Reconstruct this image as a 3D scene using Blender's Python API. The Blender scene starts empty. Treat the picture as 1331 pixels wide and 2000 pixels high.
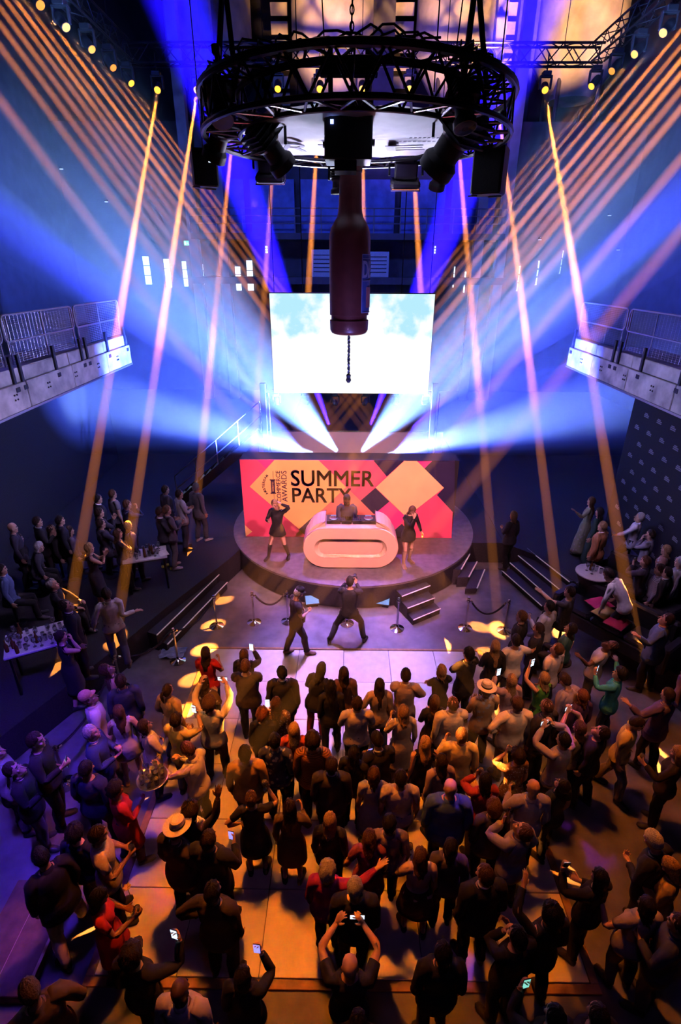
import bpy, bmesh, math, random
import numpy as np
from mathutils import Vector, Matrix, Quaternion
S = bpy.context.scene
COL = S.collection
random.seed(7)
PI = math.pi
# ------------------------------------------------------------------ camera
CAM_H = 7.8
F_PX = 1020.0
cam_d = bpy.data.cameras.new('camera'); cam = bpy.data.objects.new('camera', cam_d); COL.objects.link(cam)
cam_d.sensor_fit = 'VERTICAL'; cam_d.sensor_height = 36.0; cam_d.lens = F_PX * 36.0 / 2000.0
cam_d.clip_start = 0.05; cam_d.clip_end = 200
cam.location = (0, 0, CAM_H)
CAM_R = (Matrix.Rotation(math.radians(0.53), 3, 'Z') @ Matrix.Rotation(math.radians(90 - 25), 3, 'X') @ Matrix.Rotation(math.radians(0.25), 3, 'Z'))
cam.rotation_euler = CAM_R.to_euler()
S.camera = cam
def ray(x, y):
    return (CAM_R @ Vector(((x - 665.5) / F_PX, (1000 - y) / F_PX, -1.0)))
def atz(x, y, z=0.0):
    d = ray(x, y); t = (z - CAM_H) / d.z; return Vector((d.x * t, d.y * t, z))
def aty(x, y, Y):
    d = ray(x, y); t = Y / d.y; return Vector((d.x * t, Y, CAM_H + d.z * t))
# ------------------------------------------------------------------ view, world, exposure
S.view_settings.view_transform = 'Standard'; S.view_settings.look = 'None'
S.view_settings.gamma = 1.0; S.view_settings.use_curve_mapping = False
S.view_settings.exposure = 0.0
S.cycles.transparent_max_bounces = 96
S.cycles.max_bounces = 4; S.cycles.diffuse_bounces = 1; S.cycles.glossy_bounces = 1
S.cycles.transmission_bounces = 4; S.cycles.volume_bounces = 0
S.cycles.sample_clamp_indirect = 4.0
S.cycles.caustics_reflective = False; S.cycles.caustics_refractive = False
S.cycles.volume_step_rate = 6.0; S.cycles.volume_max_steps = 24; S.cycles.use_adaptive_sampling = True; S.cycles.adaptive_threshold = 0.05
S.cycles.use_light_tree = True
w = bpy.data.worlds.new('dim_blue_hall_air'); S.world = w; w.use_nodes = True
w.node_tree.nodes['Background'].inputs[0].default_value = (0.10, 0.12, 0.45, 1)
w.node_tree.nodes['Background'].inputs[1].default_value = 0.05
# ------------------------------------------------------------------ light helpers
def aim(o, p, q):
    o.location = p; o.rotation_euler = (Vector(q) - Vector(p)).to_track_quat('-Z', 'Y').to_euler()
def spot(name, p, q, color, power, angle, blend=0.5, radius=0.1):
    l = bpy.data.lights.new(name, 'SPOT'); o = bpy.data.objects.new(name, l); COL.objects.link(o)
    l.color = color; l.energy = power; l.spot_size = math.radians(angle); l.spot_blend = blend; l.shadow_soft_size = radius
    aim(o, p, q); return o
def area(name, p, q, color, power, size, spread=180, shape='DISK', size_y=None):
    l = bpy.data.lights.new(name, 'AREA'); o = bpy.data.objects.new(name, l); COL.objects.link(o)
    l.color = color; l.energy = power; l.shape = shape; l.size = size
    if size_y: l.size_y = size_y
    l.spread = math.radians(spread); aim(o, p, q); return o
# ------------------------------------------------------------------ materials
MATS = {}
def mat(name, color, rough=0.6, metal=0.0, var=0.12, scale=30.0, bump=0.0, emit=None, estr=1.0, spec=0.4, coat=0.0, alpha=None, trans=0.0):
    if name in MATS: return MATS[name]
    m = bpy.data.materials.new(name); m.use_nodes = True; nt = m.node_tree; b = nt.nodes['Principled BSDF']
    b.inputs['Roughness'].default_value = rough; b.inputs['Metallic'].default_value = metal
    b.inputs['Specular IOR Level'].default_value = spec; b.inputs['Base Color'].default_value = (*color, 1)
    if coat: b.inputs['Coat Weight'].default_value = coat
    if trans: b.inputs['Transmission Weight'].default_value = trans
    if var or bump:
        tc = nt.nodes.new('ShaderNodeTexCoord'); n = nt.nodes.new('ShaderNodeTexNoise')
        n.inputs['Scale'].default_value = scale; n.inputs['Detail'].default_value = 4
        nt.links.new(tc.outputs['Object'], n.inputs['Vector'])
        if var:
            r = nt.nodes.new('ShaderNodeValToRGB')
            r.color_ramp.elements[0].position = 0.3; r.color_ramp.elements[1].position = 0.7
            r.color_ramp.elements[0].color = (*[c * (1 - var) for c in color], 1)
            r.color_ramp.elements[1].color = (*[min(1, c * (1 + var)) for c in color], 1)
            nt.links.new(n.outputs['Fac'], r.inputs['Fac']); nt.links.new(r.outputs['Color'], b.inputs['Base Color'])
        if bump:
            bp = nt.nodes.new('ShaderNodeBump'); bp.inputs['Strength'].default_value = bump; bp.inputs['Distance'].default_value = 0.02
            nt.links.new(n.outputs['Fac'], bp.inputs['Height']); nt.links.new(bp.outputs['Normal'], b.inputs['Normal'])
    if emit:
        b.inputs['Emission Color'].default_value = (*emit, 1); b.inputs['Emission Strength'].default_value = estr
    MATS[name] = m; return m
def haze_mat(name, density, g=0.2, color=(1, 1, 1)):
    if name in MATS: return MATS[name]
    m = bpy.data.materials.new(name); m.use_nodes = True; nt = m.node_tree; nt.nodes.clear()
    o = nt.nodes.new('ShaderNodeOutputMaterial'); v = nt.nodes.new('ShaderNodeVolumeScatter')
    v.inputs['Density'].default_value = density; v.inputs['Anisotropy'].default_value = g; v.inputs['Color'].default_value = (*color, 1)
    nt.links.new(v.outputs[0], o.inputs['Volume'])
    m.cycles.volume_sampling = 'EQUIANGULAR'; m.cycles.homogeneous_volume = True
    MATS[name] = m; return m
# ------------------------------------------------------------------ objects
def tag(o, label=None, cat=None, group=None, kind=None):
    if label: o['label'] = label
    if cat: o['category'] = cat
    if group: o['group'] = group
    if kind: o['kind'] = kind
    return o
def empty(name, loc=(0, 0, 0), rz=0.0, label=None, cat=None, group=None, kind=None):
    o = bpy.data.objects.new(name, None); COL.objects.link(o); o.location = loc; o.rotation_euler = (0, 0, rz)
    o.empty_display_size = 0.1
    return tag(o, label, cat, group, kind)
def link_mesh(name, me, parent=None, loc=None, rz=0.0):
    o = bpy.data.objects.new(name, me); COL.objects.link(o)
    if parent: o.parent = parent
    if loc is not None: o.location = loc
    if rz: o.rotation_euler = (0, 0, rz)
    return o
def copy_tree(o, parent=None):
    c = o.copy(); COL.objects.link(c); c.parent = parent
    for ch in KIDS(o): copy_tree(ch, c)
    return c
def KIDS(o): return [x for x in o.children]
def frame(d):
    d = Vector(d).normalized(); a = Vector((0, 0, 1)) if abs(d.z) < 0.95 else Vector((1, 0, 0))
    u = a.cross(d).normalized(); return u, d.cross(u).normalized()
class MB:
    """collects simple shapes into one mesh"""
    def __init__(s): s.v = []; s.f = []
    def add(s, vs, fs):
        k = len(s.v); s.v += [tuple(x) for x in vs]; s.f += [tuple(i + k for i in f) for f in fs]; return s
    def box(s, c, size, rz=0.0, bev=0.0, R=None):
        hx, hy, hz = (t / 2 for t in size); b = min(bev, hx * .9, hy * .9, hz * .9)
        if not b:
            pts = [(x, y, z) for z in (-hz, hz) for y in (-hy, hy) for x in (-hx, hx)]
            fs = [(0, 2, 3, 1), (4, 5, 7, 6), (0, 1, 5, 4), (2, 6, 7, 3), (0, 4, 6, 2), (1, 3, 7, 5)]
        else:
            ring = lambda ix, iy, z: [(ix, -iy + b, z), (ix, iy - b, z), (ix - b, iy, z), (-ix + b, iy, z), (-ix, iy - b, z), (-ix, -iy + b, z), (-ix + b, -iy, z), (ix - b, -iy, z)]
            pts = ring(hx - b * .6, hy - b * .6, -hz) + ring(hx, hy, -hz + b) + ring(hx, hy, hz - b) + ring(hx - b * .6, hy - b * .6, hz)
            fs = [tuple(range(7, -1, -1)), tuple(range(24, 32))]
            for k in range(3):
                for i in range(8): fs.append((k * 8 + i, k * 8 + (i + 1) % 8, k * 8 + 8 + (i + 1) % 8, k * 8 + 8 + i))
        if R is None: R = Matrix.Rotation(rz, 3, 'Z')
        c = Vector(c); return s.add([c + R @ Vector(p) for p in pts], fs)
    def tube(s, pts, r, n=8, closed=False, cap=True):
        pts = [Vector(p) for p in pts]; N = len(pts); rs = r if isinstance(r, (list, tuple)) else [r] * N
        vs = []; u = None
        for i, p in enumerate(pts):
            a = pts[(i - 1) % N] if (i or closed) else p; b = pts[(i + 1) % N] if (i < N - 1 or closed) else p
            d = (b - a).normalized()
            if u is None: u, w = frame(d)
            else:
                u = u - d * u.dot(d)
                u = u.normalized() if u.length > 1e-5 else frame(d)[0]
                w = d.cross(u)
            vs += [p + (u * math.cos(2 * PI * k / n) + w * math.sin(2 * PI * k / n)) * rs[i] for k in range(n)]
        fs = []
        for i in range(N if closed else N - 1):
            j = (i + 1) % N
            for k in range(n): fs.append((i * n + k, i * n + (k + 1) % n, j * n + (k + 1) % n, j * n + k))
        if cap and not closed: fs += [tuple(range(n - 1, -1, -1)), tuple(range((N - 1) * n, N * n))]
        return s.add(vs, fs)
    def lathe(s, prof, n=24, c=(0, 0, 0), R=None, sx=1, sy=1):
        vs = []; c = Vector(c)
        for (r, z) in prof:
            for k in range(n):
                p = Vector((r * sx * math.cos(2 * PI * k / n), r * sy * math.sin(2 * PI * k / n), z)); vs.append(c + (R @ p if R else p))
        fs = []
        for i in range(len(prof) - 1):
            for k in range(n): fs.append((i * n + k, i * n + (k + 1) % n, (i + 1) * n + (k + 1) % n, (i + 1) * n + k))
        fs += [tuple(range(n - 1, -1, -1)), tuple(range((len(prof) - 1) * n, len(prof) * n))]
        return s.add(vs, fs)
    def prism(s, poly, z0, z1):
        n = len(poly); vs = [(p[0], p[1], z0) for p in poly] + [(p[0], p[1], z1) for p in poly]
        fs = [tuple(range(n - 1, -1, -1)), tuple(range(n, 2 * n))] + [(i, (i + 1) % n, n + (i + 1) % n, n + i) for i in range(n)]
        return s.add(vs, fs)
    def mesh(s, name, m=None, smooth=False):
        me = bpy.data.meshes.new(name); me.from_pydata(s.v, [], s.f); me.update()
        if m: me.materials.append(m)
        if smooth:
            me.polygons.foreach_set('use_smooth', [True] * len(me.polygons)); me.set_sharp_from_angle(angle=math.radians(40))
        return me
    def build(s, name, m, parent=None, smooth=False, loc=None, rz=0.0):
        return link_mesh(name, s.mesh(name, m, smooth), parent, loc, rz)
def text_mesh(s, size, depth=0.004, offset=0.0, align='LEFT', spacing=1.0):
    c = bpy.data.curves.new('lettering', 'FONT'); c.body = s; c.size = size; c.extrude = depth; c.offset = offset
    c.align_x = align; c.space_character = spacing; c.resolution_u = 3
    o = bpy.data.objects.new('lettering', c); COL.objects.link(o)
    dg = bpy.context.evaluated_depsgraph_get(); me = bpy.data.meshes.new_from_object(o.evaluated_get(dg))
    bpy.data.objects.remove(o); bpy.data.curves.remove(c); return me
def fit_text(s, w, h, m, **k):
    """lettering scaled to width w and height h, lower left corner at the origin, in the xy plane"""
    me = text_mesh(s, 1.0, **k); n = len(me.vertices); a = np.zeros(n * 3); me.vertices.foreach_get('co', a); a = a.reshape(-1, 3)
    lo = a.min(0); hi = a.max(0)
    a[:, 0] = (a[:, 0] - lo[0]) / (hi[0] - lo[0]) * w; a[:, 1] = (a[:, 1] - lo[1]) / (hi[1] - lo[1]) * h
    me.vertices.foreach_set('co', a.ravel()); me.materials.clear(); me.materials.append(m); me.update(); return me
BLK = mat('black_metal', (.012, .012, .014), .45, .6, 0.1)
STEEL = mat('brushed_steel', (.55, .55, .57), .25, 1.0, .08)
CHROME = mat('chrome', (.8, .8, .8), .12, 1.0, 0)
BLKP = mat('black_plastic', (.015, .015, .017), .5, 0, .1)
# ------------------------------------------------------------------ light rig
AMB = (1.0, 0.29, 0.04)
BACK = [((308, 180), (100, 1410), 1), ((385, 180), (210, 1350), 1), ((463, 178), (368, 1150), .55), ((543, 178), (478, 1150), .3), ((625, 178), (562, 1280), .6),
        ((708, 178), (718, 1262), .5), ((800, 178), (862, 1262), .7), ((887, 178), (975, 1230), .6), ((970, 180), (1100, 1240), .9), ((1065, 180), (1280, 1480), 1.1)]
BEAMS = [(aty(a[0], a[1], 27.0), atz(*b), k * 26, .11, 1) for a, b, k in BACK]
for Y, k in [(26.6, .3), (24.8, .3), (23.1, .35), (21.3, .45), (19.4, .6), (18, .35), (16.95, .6), (16.05, .8), (15.1, .45), (14.2, .6), (12.3, .5), (10.5, .4)]:
    BEAMS.append((Vector((9.85, Y, 14.46)), Vector((-3.15, Y - 6.72, 0)), k * 26, .10, Y > 20.5))
for Y, k in [(26.3, .28), (24.5, .4), (22.7, .3), (20.9, .3), (19.4, .5), (18, .25), (17, .36), (16.05, .32), (15.1, .3), (14.2, .3), (13.2, .28), (11.4, .28)]:
    BEAMS.append((Vector((-8.75, Y, 14.46)), Vector((3.25, Y - 6.75, 0)), k * 26, .10, Y > 18.5))
HZ = haze_mat('thin_haze', 0.12)
HW = haze_mat('wash_haze', 0.03, .1)
def thin_out(m, dens, soft):
    nt = m.node_tree; v = [n for n in nt.nodes if n.type == 'VOLUME_SCATTER'][0]; m.cycles.homogeneous_volume = False
    tc = nt.nodes.new('ShaderNodeTexCoord'); sp = nt.nodes.new('ShaderNodeSeparateXYZ'); nt.links.new(tc.outputs['Generated'], sp.inputs[0])
    mr = nt.nodes.new('ShaderNodeMapRange'); mr.interpolation_type = 'SMOOTHSTEP'; mr.inputs['From Min'].default_value = soft; mr.inputs['From Max'].default_value = 1.0; mr.inputs['To Min'].default_value = dens; mr.inputs['To Max'].default_value = 0
    nt.links.new(sp.outputs['Z'], mr.inputs['Value']); nt.links.new(mr.outputs[0], v.inputs['Density'])
thin_out(HW, .035, .35)
HD = haze_mat('deep_haze', 0.03, .1); thin_out(HD, .03, .75)
def ramp_density(m, d0, d1):      # density raised along each beam to make up for lamp falloff
    nt = m.node_tree; v = [n for n in nt.nodes if n.type == 'VOLUME_SCATTER'][0]; m.cycles.homogeneous_volume = False
    tc = nt.nodes.new('ShaderNodeTexCoord'); sp = nt.nodes.new('ShaderNodeSeparateXYZ'); nt.links.new(tc.outputs['Generated'], sp.inputs[0])
    mr = nt.nodes.new('ShaderNodeMapRange'); mr.inputs['From Min'].default_value = .1; mr.inputs['From Max'].default_value = .8; mr.inputs['To Min'].default_value = d0; mr.inputs['To Max'].default_value = d1
    nt.links.new(sp.outputs['Z'], mr.inputs['Value']); nt.links.new(mr.outputs[0], v.inputs['Density'])
ramp_density(HZ, .028, .034)
BEAM_L, WASH_L, ROOM_L = [], [], []
THIN_H, WASH_H = bpy.data.collections.new('beam_haze'), bpy.data.collections.new('wash_haze')
def cone(p, q, r0, r1, m, n=10):
    p = Vector(p); q = Vector(q); d = q - p; L = d.length
    b = MB().lathe([(r0 + (r1 - r0) * k / 24, L * k / 24) for k in range(25)], n); o = b.build('haze', m); o.location = p; o.rotation_euler = d.to_track_quat('Z', 'Y').to_euler()
    (THIN_H if m is HZ else WASH_H).objects.link(o); o['kind'] = 'stuff'; return o
for p, q, pw, r, vis in BEAMS:
    d = (q - p).normalized()
    BEAM_L.append(spot('beam_lamp', p + d * 0.10, q, AMB, pw * (8.5e4 if p.y > 26.9 else 6e4), 1.0, 0.0, .055))
    cone(p + d * 0.06, q - d * 0.02, r, r * 1.2, HZ)
# wide blue and white washes from the moving heads behind the printed wall
WASH = [((620, 887), (250, 790), 17.0, (.28, .50, 1), 46000, 17, 15, 14.75), ((664, 887), (330, 530), 17.0, (.17, .36, 1), 120000, 34, 17, 14.75),
        ((702, 887), (1030, 540), 17.0, (.17, .34, 1), 105000, 34, 17, 14.75), ((748, 889), (1100, 806), 17.0, (.28, .50, 1), 46000, 17, 15, 14.75),
        ((645, 836), (345, 0), 24.0, (.012, .003, 1), 1600000, 9, 24, 17.0), ((722, 836), (1035, 20), 24.0, (.012, .003, 1), 1600000, 10, 24, 17.0),
        ((560, 840), (20, 440), 17.5, (.015, .003, 1), 230000, 9, 16, 17.0), ((800, 840), (1290, 420), 17.5, (.015, .003, 1), 260000, 10, 16, 17.0),
        ((600, 889), (160, 660), 19.0, (.06, .12, 1), 75000, 50, 18, 14.75), ((765, 889), (1190, 670), 19.0, (.06, .10, 1), 75000, 50, 18, 14.75)]  # this last pair is added as broad blue fill for the general haze glow
WASHPOS = []
for a, b, Yt, c, pw, an, L, Ys in WASH:
    p = aty(*a, Ys); q = aty(*b, Yt); d = (q - p).normalized(); WASHPOS.append((p, d))
    WASH_L.append(spot('wash_lamp', p, q, c, pw, an, 0.8, 0.04))
    cone(p + d * 0.12, p + d * L, 0.05, L * math.tan(math.radians(an / 2)), HD if pw > 200000 else HW, 32)
# thin pink beams of the heads under the screen
PINK = [((593, 792), (340, 690), 18), ((655, 798), (632, 740), 17.5), ((714, 798), (745, 730), 17.5), ((832, 786), (1110, 712), 18)]
for a, b, Yt in PINK:
    p = aty(*a, 16.0); q = aty(*b, Yt); d = (q - p).normalized(); q = p + d * 6
    BEAM_L.append(spot('beam_lamp', p + d * .05, q, (1, .25, .6), 2e4, 1.0, 0.0, .04)); cone(p + d * .03, q, .045, .07, HZ, 10)
# stage and floor washes
spot('stage_wash', (-2.5, 5.5, 9.0), (0.2, 13.2, 1.3), (1, .35, .36), 5200, 42, .5, .15)
spot('stage_wash', (3.0, 5.5, 9.0), (0.2, 13.2, 1.3), (1, .33, .40), 5200, 42, .5, .15)
spot('floor_wash_pale', (0.3, 12.5, 12.0), (0.0, 9.0, 0), (.50, .28, 1), 15000, 25, .8, .3)
spot('floor_wash_violet', (-1, 18, 14.0), (0.4, 12.0, 0), (.24, .09, 1), 11000, 25, .8, .3)
spot('floor_wash_amber', (-1.4, 6.3, 8.8), (-.9, 4.9, 0), (1, .20, .004), 3400, 52, .8, .3)
spot('floor_wash_amber', (2.4, 7.0, 8.8), (4.2, 5.0, 0), (1, .20, .005), 1900, 52, .8, .3)
spot('crowd_key', (-4.5, 3.0, 10.5), (-1.6, 8.0, 1.2), (1, .40, .14), 1300, 32, .9, .3)
spot('crowd_key', (5.0, 3.0, 10.5), (2.4, 8.0, 1.2), (1, .42, .26), 1350, 32, .9, .3)
spot('crowd_violet', (0.0, 1.0, 11.5), (.4, 4.6, 1.2), (.52, .25, 1), 70, 60, .9, .4)
spot('side_blue', (-12, 12, 7.5), (-7.5, 9.5, .6), (.16, .12, 1), 1700, 95, .9, .2)
spot('side_blue', (12, 11, 7.5), (7.0, 9.5, .6), (.18, .14, 1), 2200, 95, .9, .2)
spot('side_blue', (-3.8, 4.0, 7.0), (-6.0, 5.2, 0), (.13, .04, 1), 2600, 58, .9, .2)
spot('side_pale', (-3, 9, 9), (-6.5, 10.5, 1.5), (.62, .40, .8), 900, 60, .9, .2)
spot('side_pale', (4, 9, 9), (6.5, 9.5, 1.5), (.70, .40, .8), 800, 60, .9, .2)
spot('hall_blue', (-5, 13, 15), (-8, 33, 5), (.08, .18, 1), 4500, 100, .9, .5)
spot('hall_blue', (5, 13, 15), (8, 33, 5), (.08, .12, 1), 4800, 100, .9, .5)
for x in (653, 900, 1140):
    q = aty(x, 20, 33); spot('silo_lamp', (q.x + .4, 24.6, 14.4), q, (1, .46, .13), 15000, 38, .5, .05)
spot('silo_violet', (0, 22, 12), aty(890, 20, 35), (.25, .12, 1), 5000, 70, .6, .3)
spot('balcony_lamp', (0, 12, 5.8), (-6.6, 12.5, 5.5), (.42, .40, 1), 1400, 80, .9, .3)
spot('balcony_lamp', (0, 12, 5.8), (6.9, 12.5, 5.5), (.42, .40, 1), 1400, 80, .9, .3)
spot('banner_fill', (0.1, 9.6, 8.5), (0.1, 7.6, 9.3), (.72, .66, 1), 330, 130, .9, .1)  # added fill in place of screen and stage light on the banner
spot('ring_rim_fill', (0, 13.2, 5.2), (0, 8.4, 9.3), (.62, .70, 1), 1600, 36, .8, .2)  # added cool light standing in for screen light on the lower tubes
for a_, c_, w_ in (((321, 1745), (1, .03, .40), 3), ((389, 1877), (1, .03, .42), 3), ((1150, 1640), (.42, .04, 1), 5), ((880, 1905), (.20, .04, 1), 5), ((100, 1560), (.16, .03, 1), 18), ((60, 1790), (.12, .03, 1), 14)):
    spot('accent_spot', (-1.5 if a_[0] < 700 else 2.5, 9.0, 9.0), atz(*a_), c_, 1500, w_, .5, .05)
spot('bottle_fill', (-.6, 2.5, 4.5), (0.05, 7.87, 7.9), (.34, .17, .52), 420, 24, .9, .2)  # added fill to lift the dark bottle, no fixture here
spot('bottle_fill', (.4, 4.0, 2.6), (0.05, 7.87, 7.0), (.24, .22, 1), 2600, 16, .9, .2)  # blue fill added from below, in place of lit haze
# each family of lamps lights its own haze (keeps the fine beams clean)
def no_light_on(lamps, name, colls):
    c = bpy.data.collections.new(name)
    for k in colls:
        c.children.link(k)
    for e in c.collection_children: e.light_linking.link_state = 'EXCLUDE'
    for l in lamps: l.light_linking.receiver_collection = c
ROOM_L = [o for o in S.objects if o.type == 'LIGHT' and o not in BEAM_L and o not in WASH_L]
no_light_on(ROOM_L, 'room_skip', [THIN_H, WASH_H])
# ------------------------------------------------------------------ hall shell
def atx(x, y, X):
    d = ray(x, y); t = X / d.x; return Vector((X, d.y * t, CAM_H + d.z * t))
CONC = mat('hall_concrete', (.30, .29, .29), .85, 0, .25, 1.2, .25)
DARKC = mat('dark_painted_concrete', (.07, .07, .08), .8, 0, .3, 1.5, .2)
FLOORM = mat('dark_floor', (.15, .145, .165), .55, 0, .25, 3.0, .1)
CARP = mat('black_carpet', (.022, .022, .028), .9, 0, .3, 40)
def struct(o): o['kind'] = 'structure'; return o
def wallbox(name, lo, hi, m):
    c = [(a + b) / 2 for a, b in zip(lo, hi)]; return struct(MB().box(c, [b - a for a, b in zip(lo, hi)]).build(name, m))
wallbox('floor', (-16, -3, -.3), (16, 34, 0), FLOORM)
wallbox('wall_back', (-16, 34, -.3), (16, 34.3, 14.6), DARKC)
wallbox('wall_back_upper', (-16, 41, 14.6), (16, 41.4, 30), CARP)
wallbox('floor_silo_deck', (-16, 34, 14.6), (16, 41, 14.9), DARKC)
wallbox('wall_left', (-16.4, -3, -.3), (-16, 41, 30), DARKC)
wallbox('wall_right', (16, -3, -.3), (16.4, 41, 30), DARKC)
wallbox('ceiling', (-16, -3, 30), (16, 41, 30.3), DARKC)
wallbox('wall_front', (-16, -3.4, -.3), (16, -3, 30), DARKC)
P_Z = 0.65
L_IN = [(-2.75, 13.3), (-3.15, 12.2), (-4.15, 9.95), (-4.72, 8.55), (-5.75, 6.3), (-7.2, 3.0), (-7.2, -2.6)]
R_IN = [(4.6, 13.3), (5.3, 12.6), (5.95, 11.0), (6.1, 9.2), (6.9, 6.6), (7.4, 3.0), (7.4, -2.6)]
struct(MB().prism(L_IN + [(-15.9, -2.6), (-15.9, 33.9), (-2.75, 33.9)], 0.0, P_Z).build('floor_terrace_left', CARP))
struct(MB().prism((R_IN + [(15.9, -2.6), (15.9, 33.9), (4.6, 33.9)])[::-1], 0.0, P_Z).build('floor_terrace_right', CARP))
struct(MB().prism([(-2.74, 13.31), (4.59, 13.31), (4.59, 33.9), (-2.74, 33.9)], 0.0, P_Z - .002).build('floor_terrace_back', CARP))
# dance floor of separate pale tiles in a wooden edge
df = empty('dance_floor', (0, 0, 0)); struct(df)
tb = MB().box((0, 0, .012), (.988, .988, .024), bev=.006)
TILE = [mat('pale_tile%d' % i, c, .38, 0, .07, 6, .05) for i, c in enumerate([(.60, .58, .58), (.56, .55, .56), (.63, .60, .59)])]
tms = [tb.mesh('tile', m) for m in TILE]
for i in range(6):
    for j in range(6):
        link_mesh('tile', tms[(i * 7 + j * 5) % 3], df, (-2.5 + i, 3.83 + j, 0))
for (c, sz) in [((0, 3.27, .015), (6.2, .1, .03)), ((-3.05, 6.33, .015), (.1, 6.02, .03)), ((3.05, 6.33, .015), (.1, 6.02, .03)), ((0, 9.37, .015), (6.2, .06, .03))]:
    MB().box(c, sz, bev=.006).build('edge_trim', mat('oiled_wood', (.30, .17, .08), .5, 0, .25, 8), df)
# ------------------------------------------------------------------ galleries along both sides
GAL = mat('weathered_white_concrete', (.42, .41, .42), .85, 0, .45, 2.2, .35)
RUST = mat('dark_bracket_steel', (.03, .03, .035), .6, .6, .2)
RAILM = mat('galvanised_rail', (.42, .42, .46), .4, .8, .1)
for sgn, X, nm in ((-1, -7.15, 'left'), (1, 7.3, 'right')):
    g = struct(empty('floor_gallery_' + nm, (0, 0, 0)))
    x0, x1 = sorted((X, X + sgn * 2.4))
    MB().box(((x0 + x1) / 2, 9.15, 5.31), (x1 - x0, 16.7, .5)).build('slab', GAL, g)
    yb = [1.0, 3.1, 5.2, 7.3, 9.4, 11.5, 13.6, 15.7, 17.5]
    for a, b in zip(yb[:-1], yb[1:]):
        MB().box((X - sgn * .06, (a + b) / 2, 5.26), (.16, b - a - .03, .56), bev=.015).build('panel', GAL, g)
        MB().box((X + sgn * .03, (a + b) / 2, 5.695), (.22, b - a - .012, .30), bev=.02).build('kerb_block', GAL, g)
    MB().box((X - sgn * .10, 9.15, 4.95), (.10, 16.7, .05)).build('edge_pipe', RAILM, g)
    for k in range(6):
        y = 9.6 + k * 1.35
        mb = MB()
        for dy in (0, .09):
            for dz in (0, .1): mb.tube([(X - sgn * .15, y + dy, 5.24 + dz), (X - sgn * .165, y + dy, 5.24 + dz)], .02, 6)
        mb.build('bolt', RUST, g)
    rows = [(17, 740), (101, 714), (146, 703), (204, 684), (250, 671)] if sgn < 0 else [(1262, 716), (1222, 705), (1118, 674), (1080, 660)]
    rows = sorted(atx(p[0], p[1], X).y for p in rows)
    rows = [rows[0] - 3.4, rows[0] - 1.7] + rows
    segs = [(7.5, 11.25), (11.35, 14.4), (14.5, 17.4)]
    for a, b in segs:
        pan = empty('railing', (X, (a + b) / 2, 5.84), 0, {(-1, 0): 'mesh railing section on the concrete gallery, nearest on the side with the glass-filled table', (-1, 1): 'mesh railing section on the glass-table side gallery, middle one with rounded frame', (-1, 2): 'mesh railing section fading into haze at the end of the glass-table side gallery',
            (1, 0): 'mesh railing section on the concrete gallery above the logo wall, nearest', (1, 1): 'mesh railing section above the logo wall, middle one with rounded frame', (1, 2): 'mesh railing section at the hazy end of the gallery above the logo wall'}[(sgn, [s[0] for s in segs].index(a))], 'railing', 'railings along the galleries')
        L = (b - a) / 2; c = .12; top, mid = 1.05, .52
        pts = []
        for (cy, cz, a0) in ((L - c, top - c, 0), (-L + c, top - c, 90), (-L + c, mid + c, 180), (L - c, mid + c, 270)):
            for k in range(4): t = math.radians(a0 + k * 30); pts.append((0, cy + c * math.cos(t), cz + c * math.sin(t)))
        MB().tube(pts, .022, 6, closed=True).build('frame', RAILM, pan)
        for y in sorted(set([a + .1, b - .1] + [r for r in rows if a + .4 < r < b - .4])):
            yy = y - (a + b) / 2
            MB().tube([(0, yy, .05), (0, yy, top - .02)], .016, 6).build('post', RAILM, pan)
            MB().box((-sgn * .10, yy, -.05), (.06, .09, .62), bev=.01).box((-sgn * .11, yy, -.42), (.08, .16, .10), bev=.01).build('bracket', RUST, pan)
        mb = MB()
        for k in range(22): z = .08 + k * (.95 / 21); mb.tube([(0, -L + .03, z), (0, L - .03, z)], .0035, 3)
        for k in range(int(L * 2 / .14)): y = -L + .07 + k * .14; mb.tube([(0, y, .06), (0, y, 1.03)], .003, 3)
        o = mb.build('mesh_infill', RAILM, pan); o['kind'] = 'stuff'
# printed logo wall under the right gallery, dark wall under the left one
lw = struct(empty('wall_logo', (8.0, 10.0, P_Z)))
MB().box((.05, 0, 2.2), (.1, 9, 4.2)).build('panel', mat('black_cloth', (.010, .010, .013), .9, 0, .2), lw)
mb = MB(); rr = random.Random(3)
for r in range(10):
    for k in range(14):
        y = -4.3 + k * .62 + (r % 2) * .31; z = .45 + r * .40
        mb.box((-.004, y, z + .035), (.004, .13, .026)).box((-.004, y - .02, z - .005), (.004, .22, .030)).box((-.004, y - .02, z - .048), (.004, .22, .026))
o = mb.build('printed_logo', mat('white_print', (.20, .20, .23), .7, 0, 0), lw); o['kind'] = 'stuff'
wallbox('wall_under_gallery', (-9.4, -2.5, P_Z), (-9.2, 20, 5.05), CARP)
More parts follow.
